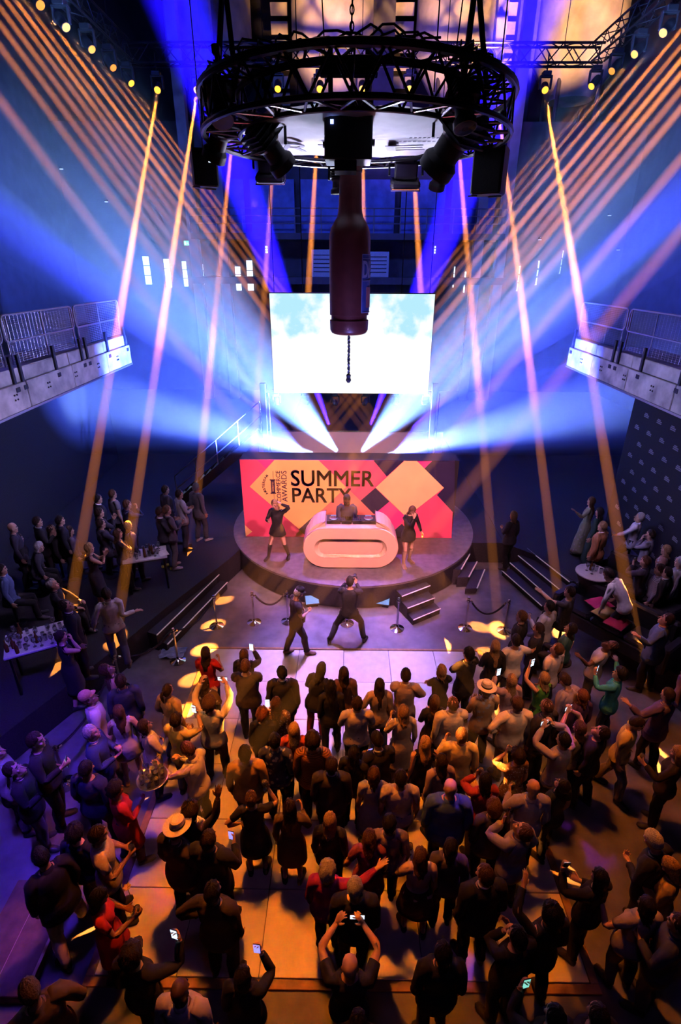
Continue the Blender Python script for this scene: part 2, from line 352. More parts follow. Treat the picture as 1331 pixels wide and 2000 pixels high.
# ------------------------------------------------------------------ far end: silos, louvres, windows, galleries
SILO = mat('board_marked_concrete', (.55, .52, .47), .85, 0, .3, 1.0, .4)
for i, x in enumerate((405, 653, 900, 1140)):
    p = aty(x, 20, 37.6); q = Vector((p.x, 37.6, 16.6))
    lab = ['concrete silo left dark beyond the four-sling ring', 'amber lit concrete silo behind the hoist chain', 'amber lit concrete silo between two louvre stacks', 'amber lit concrete silo by the corner of the lighting truss', 'concrete silo mostly cut off at the picture edge by the truss'][i]
    s = empty('silo', q, 0, lab, 'silo', 'concrete silos at the far end')
    MB().lathe([(1.2, -.0), (2.25, 1.6), (2.36, 1.8), (2.36, 13.3)], 40).build('shell', SILO, s, True)
    for zz in (4.9, 9.0): MB().lathe([(2.37, zz), (2.42, zz + .02), (2.42, zz + .2), (2.37, zz + .22)], 40).build('band', SILO, s, True)
    for k in range(4): MB().tube([(1.6 * math.cos(k * PI / 2 + .8), 1.6 * math.sin(k * PI / 2 + .8), -1.7), (1.6 * math.cos(k * PI / 2 + .8), 1.6 * math.sin(k * PI / 2 + .8), 1.0)], .12, 8).build('leg', DARKC, s)
for i, (xa, xb) in enumerate(((530, 562), (768, 808), (988, 1020))):
    a = aty(xa, 40, 38.6); b = aty(xb, 40, 38.6)
    l = empty('louvre', ((a.x + b.x) / 2, 38.6, 14.9), 0, ['slatted louvre stack left of the chain side silo', 'slatted louvre stack between the first two amber silos', 'slatted louvre stack beside the truss corner silo'][i], 'louvre', 'slatted louvres between silos')
    for k in range(17):
        MB().box((0, 0, .4 + k * .82), (b.x - a.x, .5, .55), R=Matrix.Rotation(.35, 3, 'X')).build('slat', SILO, l)
wallbox('wall_column_one', (aty(752, 50, 34).x - .55, 34.35, 14.9), (aty(752, 50, 34).x + .55, 34.9, 30), DARKC)
wallbox('wall_column_two', (aty(1036, 50, 34).x - .5, 34.35, 14.9), (aty(1036, 50, 34).x + .5, 34.9, 30), DARKC)
WINM = mat('daylit_window', (.8, .85, .95), .4, 0, 0, emit=(.62, .78, 1), estr=2.2)
MUNT = mat('window_bar', (.05, .05, .06), .6)
wn = 0
for (x, y0, y1, w) in [(288, 500, 556, 6), (328, 505, 562, 5), (362, 510, 560, 4), (391, 515, 556, 12), (466, 520, 568, 8), (489, 508, 568, 9), (887, 520, 562, 7), (908, 530, 572, 8), (986, 510, 563, 6), (1013, 520, 568, 4), (1050, 510, 556, 4), (1097, 490, 534, 5), (521, 480, 495, 5), (850, 480, 496, 5)]:
    wn += 1; a = aty(x - w / 2, y1, 33.9); b = aty(x + w / 2, y0, 33.9)
    wo = struct(empty('window_%d' % wn, ((a.x + b.x) / 2, 33.9, a.z)))
    W = b.x - a.x; H = b.z - a.z; n = 3
    for k in range(n): MB().box((0, 0, H * (k + .5) / n), (W, .02, H / n - .04)).build('pane', WINM, wo)
    MB().box((-W / 2, -.02, H / 2), (.03, .05, H)).box((W / 2, -.02, H / 2), (.03, .05, H)).box((0, -.02, H / 3), (W, .05, .03)).box((0, -.02, H * 2 / 3), (W, .05, .03)).build('window_frame', MUNT, wo)
# far gallery behind the bottle
a = aty(375, 455, 31.5); b = aty(985, 455, 31.5)
fg = struct(empty('floor_gallery_far', ((a.x + b.x) / 2, 32.4, a.z)))
W = b.x - a.x
MB().box((0, 0, -.15), (W, 2.4, .3)).build('slab', DARKC, fg)
for h in (.45, .8, 1.15): MB().tube([(-W / 2, -1.1, h), (W / 2, -1.1, h)], .03, 6).build('rail', RAILM, fg)
for k in range(13): MB().tube([(-W / 2 + k * W / 12, -1.1, 0), (-W / 2 + k * W / 12, -1.1, 1.15)], .03, 6).build('post', RAILM, fg)
for k in range(6):
    X = -W / 2 + W * (k + .5) / 6
    MB().box((X, 1.0, 1.4), (W / 6 - .35, .1, 2.6)).build('panel', mat('blue_lit_panel', (.10, .16, .5), .5, 0, .3, 2), fg)  # blue light on the panels is put into their colour
for i, (x0, x1, y0, y1, nm) in enumerate([(610, 650, 488, 538, 'pale ventilation cabinet on the far floor behind the bottle'), (712, 760, 492, 540, 'pale ventilation cabinet on the far floor right of the bottle')]):
    a = aty(x0, y1, 32.5); b = aty(x1, y0, 32.5); a.z = aty(380, 540, 32).z
    c = empty('ventilation_cabinet', ((a.x + b.x) / 2, 32.5, a.z), 0, nm, 'cabinet', 'cabinets at the far end')
    MB().box((0, 0, (b.z - a.z) / 2), (b.x - a.x, .9, b.z - a.z), bev=.03).build('body', mat('pale_cabinet', (.5, .55, .6), .5), c)
    for k in range(5): MB().box((0, -.47, (b.z - a.z) * (.2 + .15 * k)), ((b.x - a.x) * .8, .04, .05)).build('slat', MUNT, c)
a = aty(380, 540, 32); b = aty(985, 540, 32)
wallbox('floor_far_landing', (a.x, 31.3, a.z - .35), (b.x, 33.9, a.z), DARKC)
for i, (x, y) in enumerate([(385, 520), (440, 520), (930, 520), (975, 520)]):
    q = aty(x, y, 31.6); struct(MB().box((q.x, 31.6, q.z / 2 + 6), (.5, .5, q.z + 12)).build('wall_pillar_%d' % (i + 1), CONC))
es = aty(365, 475, 33.93); e = empty('exit_sign', es, 0, 'small green lit emergency exit sign far behind the slim beams', 'sign')
MB().box((0, 0, 0), (.34, .06, .26), bev=.01).build('housing', BLKP, e)
GRN = mat('exit_green', (.1, .7, .4), .5, 0, 0, emit=(.15, .9, .55), estr=1.6)
MB().box((0, -.035, 0), (.31, .012, .23)).build('sign_face', GRN, e)
WHT = mat('sign_white', (.9, .9, .9), .5, 0, 0, emit=(.9, 1, .95), estr=1.2)
MB().box((-.07, -.045, 0), (.07, .006, .16)).box((.075, -.045, 0), (.08, .006, .05)).build('pictogram', WHT, e)
# small house lights far back
for i, (x, y) in enumerate([(120, 330), (208, 394), (1191, 421), (1208, 488), (1055, 468)]):
    q = aty(x, y, 33.9)
    o = empty('house_light', q, 0, ['tiny white wall light high above the glass table terrace side', 'tiny white wall light left of the first slim beam', 'tiny white wall light highest on the logo wall side', 'tiny white wall light furthest out on the logo wall side', 'tiny white wall light just beside the outermost strong beam'][i], 'light', 'tiny house lights in the haze')
    MB().lathe([(.05, 0), (.09, .02), (.09, .10), (.04, .14)], 10).build('housing', BLKP, o)
    MB().box((0, -.02, -.01), (.16, .10, .02)).build('lens', WINM, o)
# ------------------------------------------------------------------ trusses
def truss_mb(p, q, w=.4, h=.4, r=.028, bay=.55):
    p = Vector(p); q = Vector(q); d = (q - p); L = d.length; d.normalize(); up = Vector((0, 0, 1)); s = d.cross(up).normalized()
    mb = MB(); cs = [s * (w / 2) * a + up * (h / 2) * b for a, b in ((-1, -1), (1, -1), (1, 1), (-1, 1))]
    for c in cs: mb.tube([p + c, q + c], r, 6)
    n = max(2, int(L / bay)); lace = MB()
    for k in range(n):
        a = p + d * (L * k / n); b = p + d * (L * (k + 1) / n)
        for i in range(4):
            c0, c1 = cs[i], cs[(i + 1) % 4]
            lace.tube([a + (c0 if k % 2 else c1), b + (c1 if k % 2 else c0)], r * .5, 4)
    return mb, lace
def truss(p, q, label, **k):
    t = empty('lighting_truss', p, 0, label, 'truss', 'straight trusses of the light rig'); c, l = truss_mb((0, 0, 0), Vector(q) - Vector(p), **k)
    c.build('chord', BLK, t); o = l.build('lacing', BLK, t); d_ = Vector(q) - Vector(p)
    for f in (.08, .5, .92): MB().tube([d_ * f + Vector((0, 0, .2)), d_ * f + Vector((0, 0, 29.995 - p[2]))], .015, 5).build('drop_chain', BLK, t)
    return t
TZ = 15.65
truss((-9.1, 27.0, TZ), (10.2, 27.0, TZ), 'long black truss across the hall before the silos', w=.5, h=.62, r=.045)
truss((9.95, 8, TZ), (9.95, 26.6, TZ), 'black truss arm running forward from the silo corner', w=.5, h=.62, r=.04)
truss((-8.95, 8, TZ), (-8.95, 26.6, TZ), 'unlit black truss arm above the slim beams', w=.5, h=.62, r=.04)
def head_parts(t, d, lens, sc=1.0, hang=True):
    """moving head: base box, yoke, barrel along d, front lens"""
    d = Vector(d).normalized(); R = d.to_track_quat('Z', 'Y').to_matrix(); z = 1 if hang else -1
    MB().box((0, 0, .62 * sc * z), (.34 * sc, .30 * sc, .16 * sc), bev=.02).build('base', BLKP, t)
    MB().box((-.23 * sc, 0, .34 * sc * z), (.06 * sc, .14 * sc, .46 * sc), bev=.015).box((.23 * sc, 0, .34 * sc * z), (.06 * sc, .14 * sc, .46 * sc), bev=.015).box((0, 0, .53 * sc * z), (.5 * sc, .18 * sc, .06 * sc), bev=.01).build('yoke', BLKP, t)
    c = Vector((0, 0, .16 * sc * z))
    prof = [(.05, -.30), (.11, -.28), (.15, -.20), (.155, .0), (.135, .06), (.15, .12), (.15, .20)]
    MB().lathe([(r * sc, q * sc) for r, q in prof], 16, c, R).build('barrel', BLKP, t, True)
    MB().lathe([(.128 * sc, .200 * sc), (.125 * sc, .212 * sc), (.05 * sc, .222 * sc)], 16, c, R).build('lens', lens, t, True)
AML = mat('amber_lens', (1, .5, .05), .3, 0, 0, emit=(1, .42, .02), estr=3.0)
AMD = mat('amber_lens_dim', (1, .5, .05), .3, 0, 0, emit=(1, .36, .03), estr=1.2)
DKL = mat('dark_lens', (.03, .03, .06), .08, 0, 0, spec=.8)
PUL = mat('pink_lens', (1, .5, .7), .3, 0, 0, emit=(1, .5, .8), estr=2.0)
BUL = mat('blue_white_lens', (.8, .9, 1), .3, 0, 0, emit=(.75, .88, 1), estr=6.0)
n = 0
for i, (p, q, pw, r, vis) in enumerate(BEAMS):
    if not vis: continue
    d = (q - p).normalized(); o = p - d * .22 - Vector((0, 0, .10))
    side = 'on the far cross truss' if i < 10 else ('on the silo corner truss arm' if p.x > 0 else 'on the dark truss arm')
    k = i + 1 if i < 10 else (i - 9 if p.x > 0 else i - 21)
    odn = ['first', 'second', 'third', 'fourth', 'fifth', 'sixth', 'seventh', 'eighth', 'ninth', 'tenth'][k - 1]
    t = empty('moving_head', o, 0, 'amber moving head %s, %s from %s end' % (side, odn, 'dark arm' if i < 10 else 'far'), 'spotlight', 'amber moving heads of the light rig')
    head_parts(t, d, AML if p.y > 25 else AMD)
    MB().tube([(0, 0, .68), (0, 0, TZ + .1 - o.z)], .03, 6).box((0, 0, TZ - .33 - o.z), (.1, .16, .08)).build('clamp', BLK, t)
for i, (p, d) in enumerate(WASHPOS):  # the last two heads are added along with the broad fill
    t = empty('moving_head', p - d * .2, 0, 'bright wash moving head standing behind the printed stage wall, %s of ten' % ['first', 'second', 'third', 'fourth', 'fifth', 'sixth', 'seventh', 'eighth', 'ninth', 'tenth'][i], 'spotlight', 'wash moving heads behind the stage wall')
    head_parts(t, d, BUL, .7, hang=False); zz = (p - d * .2).z - P_Z
    MB().tube([(0, 0, -.48), (0, 0, .03 - zz)], .03, 8).lathe([(.22, .0), (.22, .02), (.04, .05)], 16, (0, 0, -zz)).build('stand', BLK, t)
# ------------------------------------------------------------------ ring truss
RC = Vector((0.10, 7.87, 0)); RO, RI, Z0, Z1 = 1.86, 1.43, 9.25, 9.64
ring = empty('ring_truss', (RC.x, RC.y, Z0), 0, 'large black circular truss hanging on chain and slings over the dance floor', 'truss')
NS = 48
def cp(R, z, k, n=NS): return Vector((R * math.cos(2 * PI * k / n), R * math.sin(2 * PI * k / n), z))
for R, z, rr_ in ((RO, 0, .032), (RI, 0, .026), (RO, Z1 - Z0, .042), (RI, Z1 - Z0, .036)):
    MB().tube([cp(R, z, k) for k in range(NS)], rr_, 8, closed=True).build('chord', mat('satin_black_tube', (.03, .03, .035), .3, .8, .1), ring, True)
for (Ra, za, Rb, zb, nn) in ((RO, 0, RO, Z1 - Z0, 24), (RI, 0, RI, Z1 - Z0, 20), (RO, 0, RI, 0, 24), (RO, Z1 - Z0, RI, Z1 - Z0, 24)):
    mb = MB()
    for k in range(nn):
        mb.tube([cp(Ra, za, k, nn), cp(Rb, zb, k + .5, nn)], .015, 5); mb.tube([cp(Rb, zb, k + .5, nn), cp(Ra, za, k + 1, nn)], .015, 5)
    mb.build('lacing', STEEL if za == 0 and zb == 0 else BLK, ring)
# cloth stretched under the ring
CLOTH = mat('pale_banner_cloth', (.62, .62, .66), .8, 0, .06, 5, .15)
cl = empty('round_banner', (RC.x, RC.y, Z0 + .03), 0, 'round creased white cloth banner with faint grey letters stretched inside the ring', 'banner')
rr = random.Random(5); vs = [(0, 0, 0.03)]; fs = []; rings = [.25, .5, .75, .95, 1.12, 1.27, 1.40]
for a, R in enumerate(rings):
    for k in range(64):
        t = 2 * PI * k / 64; wv = .022 * math.sin(t * 5 + a) * (R / 1.4) + .012 * math.sin(t * 13 + a * 2.1) - .03 * (1 - (R / 1.4) ** 2)
        vs.append((R * math.cos(t), R * math.sin(t) * 1.0, wv + .02))
for k in range(64): fs.append((0, 1 + (k + 1) % 64, 1 + k))
for a in range(len(rings) - 1):
    for k in range(64): fs.append((1 + a * 64 + k, 1 + a * 64 + (k + 1) % 64, 1 + (a + 1) * 64 + (k + 1) % 64, 1 + (a + 1) * 64 + k))
MB().add(vs, fs).build('cloth', CLOTH, cl, True)
GREYP = mat('grey_print', (.34, .34, .40), .8, 0, .1)
for s_, x, y, w_, h_, rz in (('R', -.98, .25, .34, .42, .25), ('V', -.52, .30, .36, .38, .1), ('E', .42, .34, .5, .30, -.15)):
    me = fit_text(s_, w_, h_, GREYP); o = link_mesh('printed_letter', me, cl); o.location = (x, y, -.055); o.rotation_euler = (PI, 0, rz)
    o.location.y += h_ / 2
mb = MB()
for k in range(9): mb.box((.55 + k * .06, -.02, -.045), (.035, .05, .004))
for k in range(11): mb.box((.66 + k * .055, -.22, -.045), (.03, .06, .004))
o = mb.build('printed_line', GREYP, cl); o['kind'] = 'stuff'
# hoist chain and slings
CH = (aty(687, 120, 7.6).x, 7.6)
ch = empty('hoist_chain', (CH[0], CH[1], Z1 + .0), 0, 'long dark link hoist chain rising from the ring centre', 'chain')
lk = MB().tube([(.022 * math.cos(t), 0, .045 * math.sin(t)) for t in [k * PI / 5 for k in range(10)]], .008, 5, closed=True).mesh('link', BLK)
for k in range(52):
    o = link_mesh('link', lk, ch, (0, 0, .04 + k * .072), PI / 2 * (k % 2))
MB().box((0, 0, -.05), (.16, .16, .14), bev=.02).tube([(0, 0, .02), (0, 0, .08)], .03, 8).build('hook_block', BLK, ch)
mb = MB()
for k in range(3): t = 2 * PI * k / 3 + .5; mb.tube([(0, 0, -.1), (RC.x - CH[0] + RO * math.cos(t), RC.y - CH[1] + RO * math.sin(t), .0)], .012, 5)
mb.build('spreader_wire', BLK, ch)
WEB = mat('black_webbing', (.02, .02, .024), .8, 0, .2)
for nm, ap, l1, l2 in (('beside the silo corner', (933, -60), (905, 165), (952, 190)), ('on the dark side', (436, -60), (425, 175), (462, 165))):
    A = aty(*ap, 7.7); B = aty(*l1, 6.9); C = aty(*l2, 7.6)
    s = empty('lifting_sling', A, 0, 'pair of black webbing slings holding the ring, ' + nm, 'sling', 'lifting slings of the ring')
    for E in (B, C):
        d = E - A; u, w_ = frame(d); MB().tube([(0, 0, 0), d * .5, d], .032, 6).build('strap', WEB, s)
    MB().tube([(0, 0, -.02), (0, 0, 1.6)], .012, 6).build('wire', BLK, s)
for i, (x0, y0, x1, y1) in enumerate([(629, -10, 636, 130), (690, -10, 683, 110), (860, -10, 848, 180), (905, -5, 890, 110)]):
    A = aty(x0, y0, 9.4 if i != 2 else 9.0); B = aty(x1, y1, 9.4 if i != 2 else 9.0)
    o = MB().tube([(0, 0, 0), A - B], .010, 6).build('drop_wire', BLK); o.location = B
    tag(o, ['taut dark wire left of the hoist chain over the ring', 'taut dark wire right beside the hoist chain', 'taut dark wire dropping onto the ring near the sling pair', 'taut dark wire in front of the middle amber silo'][i], 'wire', 'drop wires over the ring')
# ------------------------------------------------------------------ lamps hanging on the ring
def fixture(px, Y, yaw, pitch, label, size=1.0, kind='profile', glow=None):
    c = aty(*px, Y); t = empty('stage_light', c, 0, label, 'spotlight', 'stage lights hung from the ring')
    R = Matrix.Rotation(yaw, 3, 'Z') @ Matrix.Rotation(pitch, 3, 'X')      # local -Z is the beam
    if kind == 'profile':
        MB().lathe([(.05 * size, .22 * size), (.12 * size, .20 * size), (.13 * size, .0), (.10 * size, -.03 * size), (.10 * size, -.14 * size), (.135 * size, -.18 * size), (.135 * size, -.26 * size)], 14, R=R).build('barrel', BLKP, t, True)
        MB().lathe([(.12 * size, -.262 * size), (.04 * size, -.27 * size)], 14, R=R).build('lens', glow or DKL, t)
        b = MB()
        for k in range(4): b.box(R @ Vector((0, 0, .03 * size + k * .045 * size)), (.30 * size, .30 * size, .012 * size), R=R)
        b.build('cooling_fin', BLKP, t)
        ey = .17 * size
    else:
        MB().box((0, 0, .06), (.34 * size, .16 * size, .24 * size), bev=.02, R=R).box(R @ Vector((0, 0, -.10 * size)), (.44 * size, .32 * size, .10 * size), bev=.03, R=R).build('housing', BLKP, t)
        MB().box(R @ Vector((0, 0, -.155 * size)), (.40 * size, .28 * size, .014 * size), R=R).build('lens', glow or DKL, t)
        MB().box(R @ Vector((0, .15 * size, -.165 * size)), (.44 * size, .012, .02), R=R).box(R @ Vector((0, -.15 * size, -.165 * size)), (.44 * size, .012, .02), R=R).box(R @ Vector((.215 * size, 0, -.165 * size)), (.012, .3 * size, .02), R=R).box(R @ Vector((-.215 * size, 0, -.165 * size)), (.012, .3 * size, .02), R=R).build('bezel', STEEL, t)
        ey = .25 * size
    top = .34 * size
    MB().tube([(-ey, 0, 0), (-ey, 0, top * .7), (-ey * .6, 0, top), (ey * .6, 0, top), (ey, 0, top * .7), (ey, 0, 0)], .018, 6).tube([(0, 0, top), (0, 0, top + .14)], .02, 6).box((0, 0, top + .14), (.08, .10, .08), bev=.01).build('yoke', BLK, t)
    return t
GL1 = mat('pale_panel_glow', (.5, .5, .7), .5, 0, .3, 90, emit=(.42, .40, .72), estr=.8)
GL2 = mat('orange_panel_glow', (.9, .4, .2), .5, 0, .3, 60, emit=(1, .32, .14), estr=1.0)
fixture((430, 262), 7.9, .9, .6, 'black profile spot at the dark side end of the ring, tilted outwards', 1.15)
fixture((524, 282), 7.3, -.9, .8, 'black spot with curved yoke under the ring, in front of letter R', 1.2)
fixture((528, 330), 9.3, 0, .35, 'square panel light with pale violet face under the ring', 1.0, 'panel', GL1)
fixture((793, 343), 9.3, 0, .35, 'square panel light with orange face right of the bottle neck', 1.0, 'panel', GL2)
fixture((893, 268), 7.2, .8, .75, 'largest black spot hung at the sling corner of the ring', 1.6)
fixture((860, 336), 9.2, .2, .5, 'small black spot under the ring beside the orange panel light', .9)
fixture((430, 200), 7.0, .3, -.6, 'black spot lying inside the ring tubes beneath the dark slings', .9)
fixture((905, 205), 6.6, .3, -.4, 'black spot inside the ring tubes right under the slings', .9)
fixture((659, 352), 8.1, 0, 0, 'slim black spot hanging straight down beside the bottle neck', .62)
for i, (px, Y, rz, lab) in enumerate([((400, 330), 8.6, .35, 'black loudspeaker hanging left of the ring with a small white light'), ((957, 335), 8.4, -.45, 'black loudspeaker hanging right of the ring, blue lit on one side')]):
    c = aty(*px, Y); t = empty('loudspeaker', c, rz, lab, 'loudspeaker', 'loudspeakers hung beside the ring')
    k_ = .72 if i == 0 else .9; t.scale = (k_, k_, k_)
    MB().box((0, 0, 0), (.46, .40, .62), bev=.03).build('cabinet', BLKP, t)
    MB().box((0, -.205, -.02), (.40, .012, .54)).build('grille', mat('speaker_grille', (.02, .02, .022), .6, .4, .5, 120), t)
    MB().tube([(0, 0, .31), (0, 0, (30 - c.z) / k_)], .010, 6).box((-.2, -.1, -.32), (.14, .03, .02)).box((.1, .1, -.32), (.2, .03, .02)).build('bracket', STEEL, t)
    if i == 0: MB().box((.10, -.21, .10), (.085, .012, .04)).build('indicator', WINM, t)
# central black cabinet above the bottle
c = aty(681, 258, 7.15); cab = empty('loudspeaker', c, 0, 'large black loudspeaker cabinet at the ring centre with a blue light', 'loudspeaker')
MB().box((0, 0, 0), (.53, .44, .58), bev=.015).box((-.03, 0, -.33), (.25, .3, .12)).build('cabinet', mat('flat_black_box', (.012, .012, .015), .6, 0, .1), cab)
MB().tube([(.27, 0, -.1), (.30, 0, -.1)], .035, 8).tube([(-.27, 0, -.12), (-.29, 0, -.12)], .03, 8).build('knob', BLKP, cab)
MB().box((-.18, -.225, .05), (.035, .012, .04)).build('indicator', mat('blue_led', (.3, .4, 1), .4, 0, 0, emit=(.25, .35, 1), estr=5), cab)
MB().tube([(-.2, 0, .28), (-.2, 0, .75)], .03, 6).tube([(.2, 0, .28), (.2, 0, .75)], .03, 6).box((0, 0, .55), (.62, .12, .10)).build('bracket', BLK, cab)
# looping cables along the ring
for i, (a0, a1, lab) in enumerate([(2.6, 3.9, 'bunched black cables at the dark side end of the ring'), (3.9, 5.2, 'black cable sagging along the near side of the ring'), (5.3, 6.4, 'bunched black cables at the sling corner of the ring')]):
    mb = MB(); rr = random.Random(i)
    for c_ in range(4):
        pts = []
        for k in range(22):
            t = a0 + (a1 - a0) * k / 21; R = (RO + RI) / 2 + .12 * math.sin(k * .9 + c_ * 2) + rr.uniform(-.03, .03)
            pts.append((RC.x + R * math.cos(t), RC.y + R * math.sin(t), Z1 + .05 + .12 * abs(math.sin(k * .7 + c_)) - .02 * c_))
        mb.tube(pts, .011, 5)
    o = mb.build('cable', BLKP); tag(o, lab, 'cable', 'cables on the ring')
# ------------------------------------------------------------------ giant bottle
bc = aty(682, 655, 7.87); BX = bc.x; zb = bc.z + .02
bt = empty('giant_bottle', (BX, 7.87, zb), 0, 'giant brown beer bottle prop hanging neck up below the ring', 'bottle')
BR = mat('brown_bottle_plastic', (.085, .022, .018), .38, 0, .15, 8, coat=.1)
H = aty(684, 322, 7.87).z - zb
prof = [(.0, .01), (.20, 0), (.245, .018), (.268, .06), (.272, .15), (.272, .19), (.252, .195), (.252, .255), (.272, .26), (.275, .60), (.276, 1.20), (.27, 1.27), (.25, 1.34), (.215, 1.40), (.175, 1.46), (.158, 1.52), (.150, 1.62), (.142, 1.85), (.138, H - .09), (.150, H - .08), (.152, H - .02), (.13, H), (.0, H + .002)]
MB().lathe(prof, 44).build('glass_body', BR, bt, True)
LABM = mat('bottle_label_blue', (.03, .06, .22), .5, 0, .2, 12); LABL = mat('bottle_label_line', (.22, .24, .40), .5, 0, 0)
def wrap(mb, a0, a1, z0, z1, R, n=10):
    vs = []; fs = []
    for k in range(n + 1):
        t = a0 + (a1 - a0) * k / n
        for r in (R, R + .006):
            for z in (z0, z1): vs.append((r * math.cos(t), r * math.sin(t), z))
    for k in range(n):
        a = k * 4; b = a + 4; fs += [(a + 2, b + 2, b + 3, a + 3), (a, a + 1, b + 1, b), (a + 1, a + 3, b + 3, b + 1), (a, b, b + 2, a + 2)]
    mb.add(vs, fs + [(0, 2, 3, 1), (n * 4, n * 4 + 1, n * 4 + 3, n * 4 + 2)])
mb = MB(); wrap(mb, -.95, .55, .30, 1.02, .274); mb.build('label', LABM, bt)
mb = MB(); wrap(mb, -.62, .55, .36, .62, .280); mb.build('label_panel', mat('bottle_label_rust', (.30, .10, .10), .5, 0, .2), bt)
mb = MB()
for z in (.30, .70, .97, 1.02): wrap(mb, -.95, .55, z - .004, z + .004, .281)
wrap(mb, -.95, -.93, .30, 1.02, .281); mb.build('label_line', LABL, bt)
for k, s_ in enumerate('DES'):
    me = fit_text(s_, .10, .21, LABL, offset=.02); a = np.zeros(len(me.vertices) * 3); me.vertices.foreach_get('co', a); a = a.reshape(-1, 3)
    t = -.90 + .42 * k + a[:, 0] / .276; r = .284 + a[:, 2]
    a2 = np.stack([r * np.cos(t), r * np.sin(t), .735 + a[:, 1]], 1); me.vertices.foreach_set('co', a2.ravel()); me.update()
    link_mesh('label_letter', me, bt)
cb = MB()
for k in range(14): z = -.02 - k * .042; cb.tube([(.012 * math.cos(t + k) , .012 * math.sin(t + k), z + .026 * math.cos(t)) for t in [j * PI / 4 for j in range(8)]], .010, 4, closed=True)
wc = empty('short_chain', (BX, 7.87, zb), 0, 'short dark chain dangling below the bottle with a knotted end', 'chain')
cb.tube([(0, 0, 0), (0, 0, -.56)], .011, 6).build('links', mat('dull_chain', (.08, .08, .12), .5, .6, .2), wc)
MB().lathe([(.015, -.56), (.035, -.58), (.028, -.62), (.04, -.655), (.02, -.69)], 8).build('end_weight', mat('dull_chain', (.08, .08, .12)), wc)
MB().box((0, 0, H + .03), (.10, .10, .06)).tube([(0, 0, H), (0, 0, H + .28)], .02, 6).build('eye_bolt', BLK, bt)
# ------------------------------------------------------------------ stage
ST = Vector((0.25, 14.6, 0)); SR = 3.65
stage = empty('round_stage', (ST.x, ST.y, 0), 0, 'round dark stage riser carrying the DJ booth and the printed wall', 'stage')
STM = mat('stage_deck', (.13, .12, .14), .45, 0, .25, 6, .1)
MB().lathe([(SR, .0), (SR, P_Z + .012), (SR - .04, P_Z + .02)], 96).build('deck', STM, stage)
MB().lathe([(SR + .008, .03), (SR + .012, .05), (SR + .012, P_Z - .06), (SR + .008, P_Z - .04)], 96).build('skirt', mat('stage_skirt', (.02, .02, .03), .8, 0, .2), stage)
NOSE = mat('pale_glowing_nosing', (.75, .68, .66), .6, 0, .05, emit=(.9, .72, .85), estr=.12)  # faint glow put into the strips, which are no lamps
STEP = mat('dark_step', (.03, .03, .038), .7, 0, .2)
def stairs(strips, n_dir, depth, label, rise):
    """strips: (pixel a, pixel b, height) per step; the step runs back from its nosing along n_dir"""
    P = [(atz(*a, z), atz(*b, z), z) for a, b, z in strips]
    c = sum(((a + b) / 2 for a, b, _ in P), Vector()) / len(P); c.z = 0
    t = empty('stairs', c, 0, label, 'stairs'); nv = Vector((*n_dir, 0)).normalized() * depth
    for a, b, z in P:
        q = [a - c, b - c, b - c + nv, a - c + nv]; q = [(v.x, v.y) for v in q]
        area_ = sum(q[i][0] * q[(i + 1) % 4][1] - q[(i + 1) % 4][0] * q[i][1] for i in range(4))
        s = MB().prism(q if area_ > 0 else q[::-1], 0.002, z).build('step', STEP, t)
        d = (b - a).normalized(); o = -nv.normalized() * .02
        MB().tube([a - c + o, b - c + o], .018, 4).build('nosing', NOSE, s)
    return t
stairs([((785, 1164), (840, 1143), .50), ((796, 1187), (849, 1167), .335), ((807, 1210), (860, 1188), .17)], (-.35, .8), .42, 'short three step stairs with pale edges in front of the stage', .17)
stairs([((902, 1066), (883, 1095), .62), ((917, 1082), (900, 1112), .47), ((931, 1097), (915, 1127), .31), ((946, 1112), (931, 1149), .16)], (-1, -.1), .3, 'four step stairs with pale edges beside the dancer with bare legs', .16)
stairs([((457, 1034), (457, 1064), .62), ((443, 1045), (443, 1076), .40)], (1, -.1), .3, 'stairs with two pale edges beside the collar pulling dancer', .16)
stairs([((443, 1137), (326, 1258), .22), ((427, 1122), (305, 1240), .44)], (-1, .42), .45, 'wide dark stairs with two long pale edges up to the glass-table terrace', .2)
stairs([((982, 1114), (1060, 1183), .16), ((998, 1099), (1077, 1168), .32), ((1014, 1085), (1095, 1151), .48), ((1031, 1071), (1114, 1136), .635)], (1, .35), .42, 'wide stairs with four long pale edges up to the logo wall terrace', .16)
ws = empty('wooden_steps', (-3.7, 3.7, 0), 0, 'low worn wooden steps at the near corner of the dance floor', 'stairs')
for k, x in enumerate((0, -.42)):
    MB().box((x - .16, 0, .09 - .03 * k), (.40, 1.3, .18 - .06 * k), bev=.01).build('step', mat('worn_wood', (.17, .10, .06), .6, 0, .3, 6), ws)
    MB().box((x + .05, 0, .185 - .06 * k), (.035, 1.3, .012)).build('nosing', mat('lit_step_edge', (.6, .42, .26), .5), ws)  # wood nosing, with light caught on its top put into the colour
# ------------------------------------------------------------------ printed wall
WBL = atz(480.5, 1048, P_Z); WBR = atz(882.5, 1051, P_Z); WY = 13.55
WBL = aty(480.5, 1048, WY); WBR = aty(882.5, 1051, WY); WW = WBR.x - WBL.x; WH = aty(471, 899, WY).z - P_Z
wall = empty('printed_wall', ((WBL.x + WBR.x) / 2, WY, P_Z + .02), 0, 'pink and yellow diamond stage wall printed SUMMER PARTY behind the booth', 'stage wall')
MB().box((0, .34, WH / 2), (WW, .62, WH)).build('box_body', mat('wall_black', (.012, .012, .02), .7), wall)
C_PINK = mat('print_pink', (.80, .10, .22), .6, 0, .06, 2); C_MAG = mat('print_magenta', (.78, .04, .30), .6, 0, .04, 2)
C_YEL = mat('print_yellow', (.93, .60, .20), .6, 0, .06, 2); C_SAL = mat('print_salmon', (.88, .26, .20), .6, 0, .06, 2)
